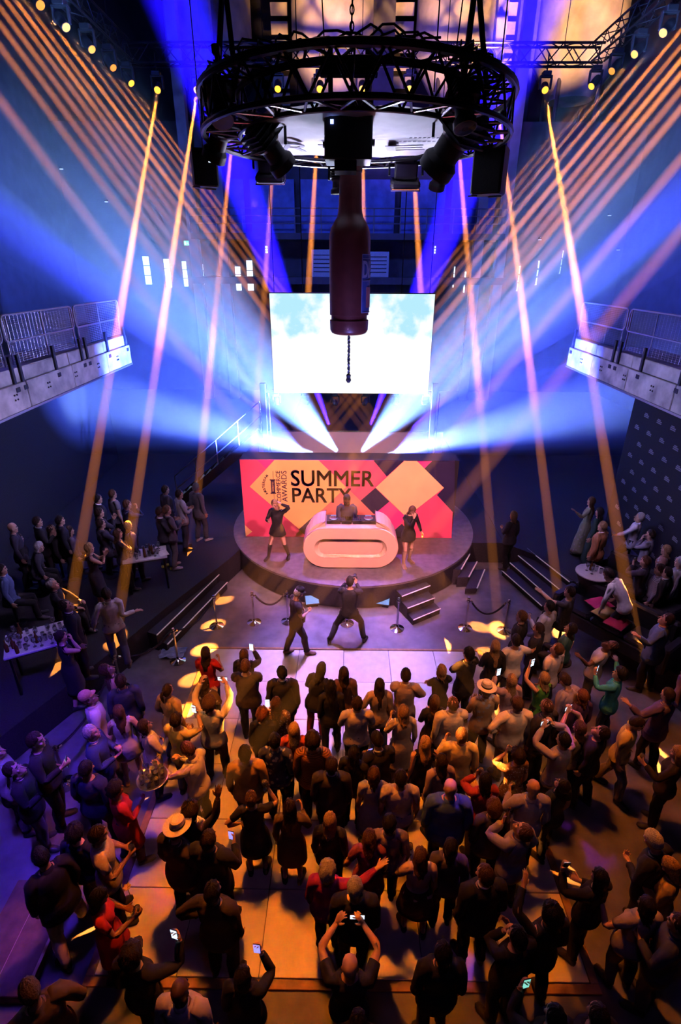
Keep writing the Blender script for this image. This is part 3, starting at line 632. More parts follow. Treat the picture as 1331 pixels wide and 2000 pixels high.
C_NAVY = mat('print_navy', (.022, .018, .07), .6, 0, .1, 2); C_PEA = mat('print_peach', (.95, .66, .30), .6, 0, .06, 2)
def uv(x, y):   # zoomed print pixel -> wall coordinates
    X = 460 + x / 3.025; Y = 880 + y / 3.025; p = aty(X, Y, WY); return (p.x - wall.location.x, min(max(p.z - P_Z - .02, .0), WH))
def patch(pts, m, k):
    q = [uv(*p) for p in pts]; q = [(min(max(x, -WW / 2), WW / 2), z) for x, z in q]; n = len(q); e = .004 * k + .034
    b = MB().add([(x, -e + .03, z) for x, z in q] + [(x, .03, z) for x, z in q], [tuple(range(n - 1, -1, -1))] + [(i, (i + 1) % n, n + (i + 1) % n, n + i) for i in range(n)])
    me = b.mesh('print_patch', m); bm = bmesh.new(); bm.from_mesh(me); bmesh.ops.recalc_face_normals(bm, faces=bm.faces); bm.to_mesh(me); bm.free(); link_mesh('print_patch', me, wall)
patch([(20, 40), (1300, 40), (1300, 540), (20, 540)], C_PINK, 0)
patch([(495, 62), (822, 62), (895, 150), (745, 293), (655, 215)], C_PINK, 1)
patch([(130, 55), (228, 55), (180, 105)], C_MAG, 1)
patch([(85, 212), (232, 55), (492, 55), (655, 215), (385, 470)], C_YEL, 2)
patch([(50, 440), (100, 478), (50, 520)], C_PEA, 2)
patch([(655, 215), (822, 375), (690, 530), (540, 530), (478, 372)], C_SAL, 1)
patch([(478, 372), (512, 402), (425, 520), (375, 465)], C_NAVY, 3)
patch([(828, 220), (910, 300), (820, 375), (740, 295)], C_NAVY, 3)
patch([(818, 50), (995, 50), (895, 152)], C_NAVY, 3)
patch([(830, 218), (998, 55), (1075, 55), (1232, 220), (1010, 392)], C_PEA, 2)
patch([(1075, 55), (1160, 50), (1118, 106)], C_MAG, 3)
patch([(1165, 50), (1300, 40), (1300, 372), (1192, 262), (1234, 220), (1116, 105)], C_NAVY, 2)
patch([(985, 432), (1045, 500), (1045, 540), (935, 540), (935, 475)], C_NAVY, 3)
patch([(820, 375), (910, 300), (1010, 392), (940, 470), (880, 435)], C_MAG, 1)
INK = mat('print_ink', (.028, .014, .06), .6, 0, 0)
def wall_text(s, x0, y0, x1, y1, rot=False, off=.0, sp=1.0):
    a = uv(x0, y1); b = uv(x1, y0); w_, h_ = b[0] - a[0], b[1] - a[1]
    me = fit_text(s, h_ if rot else w_, w_ if rot else h_, INK, offset=off, spacing=sp); o = link_mesh('lettering', me, wall)
    if rot: o.rotation_euler = Matrix(((0, -1, 0), (0, 0, -1), (1, 0, 0))).to_euler(); o.location = (b[0], -.022, a[1])
    else:
        o.rotation_euler = (PI / 2, 0, 0); o.location = (a[0], -.022, a[1])
        n = len(me.vertices); q = np.zeros(n * 3); me.vertices.foreach_get('co', q); bm = bmesh.new(); bm.from_mesh(me)   # heavier strokes: overlaid shifted outlines
        for dx, dy in ((.016, 0), (0, .016), (.016, .016)):
            m2 = me.copy(); r = q.reshape(-1, 3).copy(); r[:, 0] += dx; r[:, 1] += dy; r[:, 2] += .0004 * (1 + dx * 40); m2.vertices.foreach_set('co', r.ravel()); bm.from_mesh(m2); bpy.data.meshes.remove(m2)
        bm.to_mesh(me); bm.free(); me.update()
wall_text('SUMMER', 330, 120, 818, 208); wall_text('PARTY', 338, 224, 682, 304)
wall_text('COMMERCE', 248, 118, 264, 302, True); wall_text('AWARDS', 278, 118, 302, 300, True)
for k, s_ in enumerate('AMSTERDAM'):
    t = math.radians(232 - 11.5 * k); cx, cy = uv(262, 205); R = uv(262 + 88, 205)[0] - cx
    me = fit_text(s_, .055, .07, INK, offset=.01); o = link_mesh('lettering', me, wall)
    tt = math.radians(-38 + 9.5 * k)
    o.location = (cx - R * math.cos(tt), -.022, cy + R * .95 * math.sin(tt)); th = PI / 2 - tt
    o.rotation_euler = (Matrix.Rotation(PI / 2, 3, 'X') @ Matrix.Rotation(th, 3, 'Z')).to_euler()
a = uv(214, 250); b = uv(232, 172); wd = MB(); cx = (a[0] + b[0]) / 2
wd.box((cx, -.02, (a[1] + b[1]) / 2), (b[0] - a[0], .008, b[1] - a[1])).box((cx, -.02, b[1]), ((b[0] - a[0]) * 1.5, .008, .03)).box((cx, -.02, a[1]), ((b[0] - a[0]) * 1.5, .008, .03)).box((cx + .02, -.02, b[1] + .14), (.008, .008, .24)).box((cx + .02, -.02, a[1] - .12), (.008, .008, .18)).build('badge', INK, wall)
me = fit_text('WEBSITES', .30, .045, C_YEL); o = link_mesh('badge_lettering', me, wall); o.rotation_euler = Matrix(((0, -1, 0), (0, 0, -1), (1, 0, 0))).to_euler(); o.location = (cx + .022, -.026, (a[1] + b[1]) / 2 - .15)
# pale rear screen behind the wall with two supporting posts
a = aty(508, 900, 16.6); b = aty(866, 843, 16.6)
rs = empty('rear_screen', ((a.x + b.x) / 2, 16.6, P_Z), 0, 'pale plain rear panel lit white behind the printed wall', 'panel')
MB().box((0, 0, (b.z - P_Z) / 2), (b.x - a.x, .06, b.z - P_Z)).build('panel', mat('white_panel', (.26, .28, .34), .8, 0, .03), rs)
MB().box((0, -.04, b.z - P_Z), (b.x - a.x, .03, .03)).build('top_edge', STEEL, rs)
for x, nm in ((521, 'by the rear stairs'), (840, 'on the side of the bare legged dancer')):
    p = aty(x, 880, 15.6); q = aty(x, 768, 15.6)
    t = empty('screen_post', (p.x, 15.6, P_Z), 0, 'dark upright post carrying the bright screen, ' + nm, 'post', 'posts under the screen')
    MB().box((0, 0, (q.z - P_Z) / 2), (.16, .16, q.z - P_Z + .6), bev=.01).build('column', BLK, t); MB().box((0, 0, .01), (.5, .5, .02)).build('base_plate', BLK, t)
    MB().tube([(.16, 0, .02), (.16, 0, q.z - P_Z)], .012, 6).build('cable', BLKP, t)
# bright screen
SY = 15.3; s0 = aty(536, 767, SY); s1 = aty(836, 767, SY); s2 = aty(526, 573, SY)
scr = empty('led_screen', ((s0.x + s1.x) / 2, SY, s0.z), 0, 'large bright screen showing white clouds above the stage', 'screen')
SW, SH = s1.x - s0.x, s2.z - s0.z
m = bpy.data.materials.new('cloud_screen'); m.use_nodes = True; nt = m.node_tree; bs = nt.nodes['Principled BSDF']; bs.inputs['Base Color'].default_value = (.02, .02, .02, 1)
tc = nt.nodes.new('ShaderNodeTexCoord'); sp = nt.nodes.new('ShaderNodeSeparateXYZ'); nt.links.new(tc.outputs['Object'], sp.inputs[0])
ab = nt.nodes.new('ShaderNodeMath'); ab.operation = 'ABSOLUTE'; nt.links.new(sp.outputs['X'], ab.inputs[0])
cb_ = nt.nodes.new('ShaderNodeCombineXYZ'); nt.links.new(ab.outputs[0], cb_.inputs[0]); nt.links.new(sp.outputs['Z'], cb_.inputs[2])
no = nt.nodes.new('ShaderNodeTexNoise'); no.inputs['Scale'].default_value = .95; no.inputs['Detail'].default_value = 5; no.inputs['Roughness'].default_value = .5; nt.links.new(cb_.outputs[0], no.inputs['Vector'])
hz = nt.nodes.new('ShaderNodeMapRange'); hz.inputs['From Min'].default_value = SH * .45; hz.inputs['From Max'].default_value = SH; hz.inputs['To Min'].default_value = .30; hz.inputs['To Max'].default_value = -.10
nt.links.new(sp.outputs['Z'], hz.inputs['Value']); ad = nt.nodes.new('ShaderNodeMath'); nt.links.new(no.outputs['Fac'], ad.inputs[0]); nt.links.new(hz.outputs[0], ad.inputs[1])
rp = nt.nodes.new('ShaderNodeValToRGB'); rp.color_ramp.elements[0].position = .50; rp.color_ramp.elements[1].position = .60
rp.color_ramp.elements[0].color = (.42, .74, .86, 1); rp.color_ramp.elements[1].color = (1, 1, .97, 1)
nt.links.new(ad.outputs[0], rp.inputs['Fac']); nt.links.new(rp.outputs['Color'], bs.inputs['Emission Color']); bs.inputs['Emission Strength'].default_value = 1.15
MB().box((0, 0, SH / 2), (SW, .03, SH)).build('display', m, scr)
MB().box((0, .10, SH / 2), (SW + .04, .14, SH + .04)).build('cabinet', BLKP, scr)
MB().tube([(-SW * .3, .1, SH), (-SW * .3, .1, SH + 9)], .012, 5).tube([(SW * .3, .1, SH), (SW * .3, .1, SH + 9)], .012, 5).build('hanging_wire', BLK, scr)
bar = empty('lamp_bar', (scr.location.x, 16.0, aty(680, 790, 16.0).z + .37), 0, 'black pipe behind the screen foot carrying small moving heads', 'pipe')
MB().tube([(-2.6, 0, 0), (2.6, 0, 0)], .03, 8).build('pipe', BLK, bar)
for x in (-2.2, 2.2): MB().tube([(x, 0, 0), (x, 0, 29.99 - bar.location.z)], .010, 5).build('hanging_wire', BLK, bar)
for i, x in enumerate((541, 595, 655, 714, 772, 832)):
    p = aty(x, 790, 16.0); t = empty('moving_head', p, 0, 'small moving head below the bright screen, %s of six' % ['first', 'second', 'third', 'fourth', 'fifth', 'sixth'][i], 'spotlight', 'small moving heads below the screen')
    d = (aty(*PINK[{1: 0, 2: 1, 3: 2, 5: 3}[i]][1], PINK[{1: 0, 2: 1, 3: 2, 5: 3}[i]][2]) - p).normalized() if i in (1, 2, 3, 5) else Vector((0, -.3, -1))
    head_parts(t, d, PUL if i in (1, 2, 3, 5) else DKL, .5)
# rear steel stairs beside the wall
A = aty(360, 1000, 16.3); B = aty(515, 838, 16.3)
fs_ = empty('steel_stairs', (A.x, 16.3, P_Z), 0, 'steel stairs with handrail rising behind the end of the printed wall', 'stairs')
dx, dz = B.x - A.x, B.z - P_Z
for sy in (-.45, .45): MB().box((dx / 2, sy, dz / 2), (math.hypot(dx, dz), .05, .28), R=Matrix.Rotation(-math.atan2(dz, dx), 3, 'Y')).build('stringer', RUST, fs_)
for k in range(12): MB().box((dx * (k + .5) / 12, 0, dz * (k + .5) / 12 + .02), (.28, .86, .03)).build('tread', STEEL, fs_)
for h in (.55, 1.0): MB().tube([(0, -.45, h), (dx, -.45, dz + h)], .02, 6).build('handrail', RAILM, fs_)
for k in range(5): MB().tube([(dx * k / 4, -.45, dz * k / 4), (dx * k / 4, -.45, dz * k / 4 + 1.0)], .018, 6).build('baluster', RAILM, fs_)
# ------------------------------------------------------------------ DJ booth: stadium shaped ring with a recessed front
bp = atz(684.5, 1111, P_Z); BD = aty(684.5, 1111, bp.y)
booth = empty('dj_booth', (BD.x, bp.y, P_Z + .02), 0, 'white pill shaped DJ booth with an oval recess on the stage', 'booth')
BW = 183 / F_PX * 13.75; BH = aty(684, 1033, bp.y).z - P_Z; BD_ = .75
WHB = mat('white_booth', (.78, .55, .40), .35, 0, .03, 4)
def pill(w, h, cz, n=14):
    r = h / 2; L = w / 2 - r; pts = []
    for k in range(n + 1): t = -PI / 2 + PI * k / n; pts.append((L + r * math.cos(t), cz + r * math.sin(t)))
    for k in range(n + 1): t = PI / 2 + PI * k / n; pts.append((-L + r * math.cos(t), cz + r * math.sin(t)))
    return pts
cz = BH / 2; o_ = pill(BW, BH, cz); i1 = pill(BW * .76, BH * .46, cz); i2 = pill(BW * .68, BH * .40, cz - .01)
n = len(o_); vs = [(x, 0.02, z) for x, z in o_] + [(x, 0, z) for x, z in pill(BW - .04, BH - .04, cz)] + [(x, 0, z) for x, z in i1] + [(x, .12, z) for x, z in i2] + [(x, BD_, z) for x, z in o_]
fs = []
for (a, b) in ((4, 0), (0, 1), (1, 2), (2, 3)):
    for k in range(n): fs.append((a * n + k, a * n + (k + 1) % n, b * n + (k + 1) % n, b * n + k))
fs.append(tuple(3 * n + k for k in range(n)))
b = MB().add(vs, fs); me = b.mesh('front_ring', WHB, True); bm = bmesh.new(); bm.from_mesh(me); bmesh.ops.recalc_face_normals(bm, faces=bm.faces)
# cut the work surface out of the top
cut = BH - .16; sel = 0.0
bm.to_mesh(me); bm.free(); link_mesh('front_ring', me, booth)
hw = .65
for sx in (-1, 1):   # raised end horns beside the open desk
    q = []; L = BW / 2 - BH / 2; r = BH / 2
    for k in range(8): t = PI / 2 * k / 7; q.append((sx * (L + (r) * math.sin(t) * .9), cz + r * .05 + (r + .10) * math.cos(t) * .98))
    prof = [(sx * hw, BH - .06), (sx * hw, cz + r + .15)] + q[0:] + [(sx * (L + r * .75), cz + r * .2)]
    nn = len(prof); b = MB().add([(x, .10, z) for x, z in prof] + [(x, BD_ + .05, z) for x, z in prof], [tuple(range(nn)), tuple(range(2 * nn - 1, nn - 1, -1))] + [(i, nn + i, nn + (i + 1) % nn, (i + 1) % nn) for i in range(nn)])
    me = b.mesh('end_horn', WHB); bm = bmesh.new(); bm.from_mesh(me); bmesh.ops.recalc_face_normals(bm, faces=bm.faces); bm.to_mesh(me); bm.free(); link_mesh('end_horn', me, booth)
MB().box((0, BD_ / 2 + .1, BH - .03), (hw * 2, BD_ - .1, .05)).build('desk_top', BLKP, booth)
bz = P_Z + .02 + BH
for i, (x, w_, kind) in enumerate([(-.44, .36, 'p'), (-.11, .26, 'm'), (.17, .24, 'm'), (.46, .36, 'p')]):
    t = empty('media_player' if kind == 'p' else 'dj_mixer', (BD.x + x, bp.y + .42, bz - .003), 0, [('black DJ player with jog wheel left on the booth desk'), 'black DJ mixer with rows of knobs left of the DJ hands', 'black effects mixer right of the DJ hands', 'black DJ player with jog wheel right on the booth desk'][i], 'DJ deck')
    MB().box((0, 0, .045), (w_, .36, .09), bev=.01).build('body', BLKP, t)
    if kind == 'p':
        MB().lathe([(.12, .09), (.12, .105), (.09, .11), (.05, .112)], 24, (0, -.03, 0)).build('jog_wheel', STEEL, t, True); MB().box((0, .13, .094), (.16, .07, .008)).build('display', mat('player_display', (.05, .06, .1), .2, emit=(.3, .4, .9), estr=.6), t)
    else:
        mb = MB()
        for a in range(4):
            for b_ in range(4): mb.tube([(-.085 + a * .056, -.1 + b_ * .07, .09), (-.085 + a * .056, -.1 + b_ * .07, .115)], .012, 8)
        mb.build('knob', STEEL, t)
# wedge monitors on the floor before the stage
for x, y, rz, nm in ((610, 1174, .2, 'left'), (748, 1175, -.2, 'right')):
    p = atz(x, y, .16); t = empty('confidence_monitor', (p.x, p.y, 0.001), rz, 'low floor monitor with teal blue screen before the stage, %s one' % nm, 'monitor', 'floor monitors before the stage')
    R = Matrix.Rotation(-.9, 3, 'X'); MB().box((0, .02, .18), (.36, .06, .26), bev=.01, R=R).box((0, .08, .05), (.30, .20, .10)).build('housing', BLKP, t)
    MB().box(Vector((0, .02, .18)) + R @ Vector((0, -.033, 0)), (.33, .006, .22), R=R).build('display', mat('teal_display', (.05, .2, .35), .3, 0, .1, emit=(.04, .20, .42), estr=.9), t)
# ------------------------------------------------------------------ rope barrier
posts = {}
def stanchion(key, x, y, lab):
    p = atz(x, y, 0.0); t = empty('stanchion', (p.x, p.y, 0), 0, lab, 'barrier post', 'chrome rope barrier posts'); posts[key] = p
    MB().lathe([(.17, 0.001), (.17, .012), (.12, .03), (.05, .055), (.028, .07)], 24).build('base', CHROME, t, True)
    MB().tube([(0, 0, .05), (0, 0, .80)], .024, 12).build('pole', CHROME, t, True)
    MB().lathe([(.03, .74), (.036, .76), (.036, .80), (.025, .82), (.034, .84), (.036, .86), (.02, .885)], 14).build('finial', CHROME, t, True)
    MB().tube([(.02, 0, .79), (.055, 0, .79)], .008, 6).tube([(-.02, 0, .79), (-.055, 0, .79)], .008, 6).build('hook', CHROME, t)
for a in [('a', 497, 1216, 'chrome rope post left of the man with dark bag, on the violet floor'), ('b', 563, 1214, 'chrome rope post hidden mostly behind the man with dark bag'), ('c', 678, 1218, 'chrome rope post behind the striding crouched man'), ('d', 776, 1228, 'chrome rope post beside the short stage stairs'), ('e', 909, 1227, 'chrome rope post on the side near the amber floor spots, first'), ('f', 985, 1232, 'chrome rope post nearest the wide stairs to the logo wall terrace'), ('g', 424, 1223, 'chrome rope post inside the big amber floor spot'), ('h', 348, 1291, 'chrome rope post over the crumpled blue sheet'), ('i', 238, 1345, 'chrome rope post by the people at the dark terrace edge'), ('j', 130, 1532, 'chrome rope post at the near end of the dark terrace edge')]: stanchion(*a)
ROPE = mat('dark_velvet_rope', (.025, .018, .03), .9, 0, .2)
for a, b, sag, lab in (('a', 'b', .28, 'dark velvet rope sagging beside the man with dark bag'), ('g', 'h', .22, 'dark velvet rope below the long terrace stairs'), ('h', 'i', .2, 'dark velvet rope running down from the blue sheet'), ('i', 'j', .25, 'dark velvet rope along the lower terrace edge'), ('e', 'f', .34, 'dark velvet rope sagging between the two posts by the logo terrace stairs')):
    A = posts[a] + Vector((0, 0, .79)); B = posts[b] + Vector((0, 0, .79)); d = (B - A).normalized(); A += d * .06; B -= d * .06
    pts = [A.lerp(B, k / 14) - Vector((0, 0, sag * (1 - (2 * k / 14 - 1) ** 2))) - A for k in range(15)]
    o = empty('barrier_rope', A, 0, lab, 'rope', 'velvet barrier ropes'); MB().tube(pts, .021, 8).build('rope', ROPE, o, True)
    MB().tube([pts[0], pts[1] * .5], .026, 8).build('end_cap', CHROME, o); MB().tube([pts[-1], pts[-1].lerp(pts[-2], .5)], .026, 8).build('end_cap', CHROME, o)
p = atz(338, 1276, .01); rr = random.Random(2)
vs = []; fs = []
for i in range(7):
    for j in range(7): vs.append((-.27 + .09 * i + rr.uniform(-.02, .02), -.19 + .063 * j + rr.uniform(-.02, .02), .012 + rr.uniform(0, .05)))
for i in range(6):
    for j in range(6): fs.append((i * 7 + j, i * 7 + 7 + j, i * 7 + 8 + j, i * 7 + j + 1))
o = MB().add(vs, fs).build('plastic_sheet', mat('pale_blue_film', (.18, .26, .55), .3, 0, .3, 9)); o.location = (p.x, p.y, 0.003); tag(o, 'crumpled blue plastic sheet lying under a chrome rope post', 'sheet')
# ------------------------------------------------------------------ tables, drinks, cushions on the terraces
TCL = mat('white_table_top', (.60, .60, .64), .4, 0, .08); GLS = mat('clear_glass', (.85, .88, .95), .06, 0, 0, trans=.85, spec=.6)
def rect_table(px, rz, w_, d_, lab):
    p = atz(px[0], px[1], P_Z + .92); t = empty('standing_table', (p.x, p.y, P_Z), rz, lab, 'table')
    MB().box((0, 0, .90), (w_, d_, .04), bev=.01).build('table_top', TCL, t)
    MB().box((0, 0, .87), (w_ * .96, d_ * .96, .03)).build('apron', BLKP, t)
    for sx in (-1, 1):
        for sy in (-1, 1): MB().tube([(sx * (w_ / 2 - .08), sy * (d_ / 2 - .08), 0), (sx * (w_ / 2 - .08), sy * (d_ / 2 - .08), .87)], .025, 8).build('leg', BLK, t)
    return t
wineg = MB().lathe([(.032, 0), (.032, .004), (.006, .01), (.005, .08), (.02, .095), (.036, .125), (.038, .155), (.032, .19)], 12)
tumb = MB().lathe([(.028, 0), (.03, .005), (.034, .12)], 10)
botl = MB().lathe([(.03, 0), (.034, .01), (.034, .13), (.014, .18), (.012, .23), (.015, .235), (.015, .245)], 12)
GMESH = [wineg.mesh('bowl', GLS, True), tumb.mesh('bowl', GLS, True)]; BMESH = botl.mesh('glass_body', mat('brown_glass', (.12, .05, .02), .1, 0, 0, spec=.7), True)
def drinks(t, w_, d_, n, where, seed, top=.92):
    rr = random.Random(seed); pts = []
    while len(pts) < n:
        q = (rr.uniform(-w_ / 2 + .06, w_ / 2 - .06), rr.uniform(-d_ / 2 + .06, d_ / 2 - .06))
        if all((q[0] - a[0]) ** 2 + (q[1] - a[1]) ** 2 > .0085 for a in pts): pts.append(q)
    R = Matrix.Rotation(t.rotation_euler.z, 3, 'Z')
    for i, q in enumerate(pts):
        P = t.location + R @ Vector((*q, top + .001)); b = i % 5 == 4
        o = link_mesh('beer_bottle' if b else 'drinking_glass', BMESH if b else GMESH[i % 2], None, P)
        tag(o, ('brown beer bottle standing among glasses on ' if b else ['stemmed wine glass on ', 'clear tumbler glass on '][i % 2]) + where, 'bottle' if b else 'glass', ('bottles on ' if b else ['wine glasses on ', 'tumblers on '][i % 2]) + where)
t = rect_table((78, 1245), .5, 1.15, .75, 'dark terrace table crowded with glasses, nearest the dark edge'); drinks(t, 1.15, .75, 34, 'the nearer crowded terrace table', 11)
t = rect_table((283, 1082), .35, 1.0, .6, 'terrace table with glasses and a white paper, behind the white shirt walker'); drinks(t, .8, .5, 20, 'the table with the white paper', 12)
R = Matrix.Rotation(.35, 3, 'Z'); q = t.location + R @ Vector((.42, -.1, .922))
o = MB().box((0, 0, .002), (.21, .30, .003), rz=.6).build('paper_sheet', mat('paper_white', (.8, .8, .8), .8)); o.location = q; tag(o, 'white printed paper sheet on the corner of the terrace table', 'paper')
p = atz(1160, 1118, P_Z + .95); rt = empty('round_table', (p.x, p.y, P_Z), 0, 'round standing table with blue lit top and black cloth cover', 'table')
MB().lathe([(.36, .93), (.38, .935), (.38, .955), (.36, .96)], 32).build('table_top', TCL, rt, True)
MB().lathe([(.40, .0), (.30, .35), (.24, .6), (.37, .93)], 32).build('cloth_cover', mat('black_stretch', (.02, .02, .03), .8), rt, True)
drinks(rt, .45, .45, 6, 'the round terrace table', 14, .961)
for i, (x, y, c, lab) in enumerate([(1170, 1184, (.55, .03, .16), 'pink cushion, topmost of the three on the dark sofa'), (1182, 1203, (.62, .40, .10), 'yellow cushion between the pink and red ones'), (1204, 1221, (.50, .02, .06), 'red cushion, lowest of three on the dark sofa')]):
    p = atz(x, y, P_Z + .52); o = empty('cushion', p, .3 + .2 * i, lab, 'cushion', 'cushions on the terrace sofa')
    vs = []; fs = []; N = 9
    for sgn in (1, -1):
        for a in range(N):
            for b in range(N):
                u, v = a / (N - 1) * 2 - 1, b / (N - 1) * 2 - 1; k = (1 - u ** 4) * (1 - v ** 4)
                pin = 1 - .10 * (1 - abs(u)) * abs(v) ** 3 ; pin2 = 1 - .10 * (1 - abs(v)) * abs(u) ** 3
                vs.append((u * .24 * pin2, v * .20 * pin, .075 + sgn * .075 * k ** .6))
    for s_ in range(2):
        for a in range(N - 1):
            for b in range(N - 1):
                f = (s_ * 81 + a * 9 + b, s_ * 81 + a * 9 + 9 + b, s_ * 81 + a * 9 + 10 + b, s_ * 81 + a * 9 + b + 1); fs.append(f if s_ == 0 else f[::-1])
    MB().add(vs, fs).build('cover', mat('cushion%d' % i, c, .8, 0, .1, 40), o, True)
    MB().tube([(.23, -.19, .075), (.23, .19, .075), (-.23, .19, .075), (-.23, -.19, .075)], .008, 5, closed=True).build('piping', mat('cushion_piping', (.3, .1, .1), .8), o)
SOFA = mat('black_sofa_leather', (.018, .018, .022), .45, 0, .2, 20, .1)
def sofa(px, rz, L, lab):
    p = atz(px[0], px[1], P_Z + .42); t = empty('sofa', (p.x, p.y, P_Z), rz, lab, 'sofa', 'dark lounge sofas on the terraces'); n = max(2, int(L / .7))
    MB().box((0, 0, .17), (L, .72, .30), bev=.03).build('base', SOFA, t); MB().box((0, .36, .45), (L, .16, .80), bev=.05).build('backrest', SOFA, t)
    for k in range(n): MB().box((-L / 2 + L * (k + .5) / n, -.04, .38), (L / n - .02, .62, .14), bev=.05).build('seat_cushion', SOFA, t)
    for s_ in (-1, 1): MB().box((s_ * (L / 2 + .08), 0, .3), (.16, .74, .58), bev=.04).build('armrest', SOFA, t)
sofa((1200, 1212), -.95, 2.2, 'black lounge sofa with three bright cushions on the logo wall terrace')
sofa((1240, 1148), -1.1, 2.0, 'black lounge sofa under the seated guests by the logo wall')
# ------------------------------------------------------------------ people: one sculpted base figure, posed joint by joint
def loft(rings, n=20):
    """rings: (centre, axis u, axis v, ru, rv front, rv back)"""
    b = MB(); vs = []
    for c, u, v, ru, rf, rb in rings:
        for k in range(n):
            a = 2 * PI * k / n; s = math.sin(a); vs.append(Vector(c) + Vector(u) * ru * math.cos(a) + Vector(v) * (rf if s > 0 else rb) * s)
    N = len(rings); fs = [(i * n + k, i * n + (k + 1) % n, (i + 1) * n + (k + 1) % n, (i + 1) * n + k) for i in range(N - 1) for k in range(n)]
    return b.add(vs, fs + [tuple(range(n - 1, -1, -1)), tuple(range((N - 1) * n, N * n))])
XA, YA = (1, 0, 0), (0, 1, 0)
A45 = math.radians(42)
JT = {}          # rest joints
def setj(): 
    J = JT
    J['pelvis'] = (0, 0, .95); J['spine'] = (0, -.01, 1.06); J['chest'] = (0, -.015, 1.22); J['neck'] = (0, -.02, 1.47); J['head'] = (0, -.005, 1.55); J['top'] = (0, 0, 1.76)
    for s, n in ((1, 'r'), (-1, 'l')):
        d = Vector((s * math.sin(A45), 0, -math.cos(A45)))
        sh = Vector((s * .178, -.015, 1.425)); el = sh + d * .275; wr = el + d * .245; hd = wr + d * .085
        J['uparm_' + n], J['forearm_' + n], J['hand_' + n], J['knuckle_' + n] = sh, el, wr, hd
        y = Vector((0, 1, 0))
        for k in range(4):
            o = (k - 1.5); base = wr + d * (.088 - .004 * abs(o - .3)) - y * o * .0205; fd = (d - y * o * .085).normalized(); L = (.036, .042, .044, .040)[3 - k] if False else (.041, .045, .042, .033)[k]
            J['f%da_%s' % (k, n)] = base; J['f%db_%s' % (k, n)] = base + fd * L; J['f%dt_%s' % (k, n)] = base + fd * L * 1.95
        b = wr + d * .028 + y * .026; td = (d * .72 + y * .68).normalized(); td2 = (d * .92 + y * .40).normalized()
        J['tha_' + n] = b; J['thb_' + n] = b + td * .042; J['tht_' + n] = b + td * .042 + td2 * .036
        J['thigh_' + n] = (s * .09, -.005, .92); J['shin_' + n] = (s * .098, .005, .50); J['foot_' + n] = (s * .10, -.02, .085); J['toe_' + n] = (s * .112, .135, .03)
    for k in J: J[k] = np.array(J[k], float)
setj()
# bone: name -> (joint, end, radius, parent)
BONES = [('pelvis', 'pelvis', 'spine', .15, None), ('spine', 'spine', 'chest', .14, 'pelvis'), ('chest', 'chest', 'neck', .15, 'spine'), ('neck', 'neck', 'head', .06, 'chest'), ('head', 'head', 'top', .085, 'neck')]
for n in 'rl':
    BONES += [('uparm_' + n, 'uparm_' + n, 'forearm_' + n, .052, 'chest'), ('forearm_' + n, 'forearm_' + n, 'hand_' + n, .040, 'uparm_' + n), ('hand_' + n, 'hand_' + n, 'knuckle_' + n, .036, 'forearm_' + n)]
    for k in range(4): BONES += [('f%da_%s' % (k, n), 'f%da_%s' % (k, n), 'f%db_%s' % (k, n), .009, 'hand_' + n), ('f%db_%s' % (k, n), 'f%db_%s' % (k, n), 'f%dt_%s' % (k, n), .009, 'f%da_%s' % (k, n))]
    BONES += [('tha_' + n, 'tha_' + n, 'thb_' + n, .011, 'hand_' + n), ('thb_' + n, 'thb_' + n, 'tht_' + n, .010, 'tha_' + n)]
    BONES += [('thigh_' + n, 'thigh_' + n, 'shin_' + n, .085, 'pelvis'), ('shin_' + n, 'shin_' + n, 'foot_' + n, .055, 'thigh_' + n), ('foot_' + n, 'foot_' + n, 'toe_' + n, .045, 'shin_' + n)]
BI = {b[0]: i for i, b in enumerate(BONES)}; NB = len(BONES)
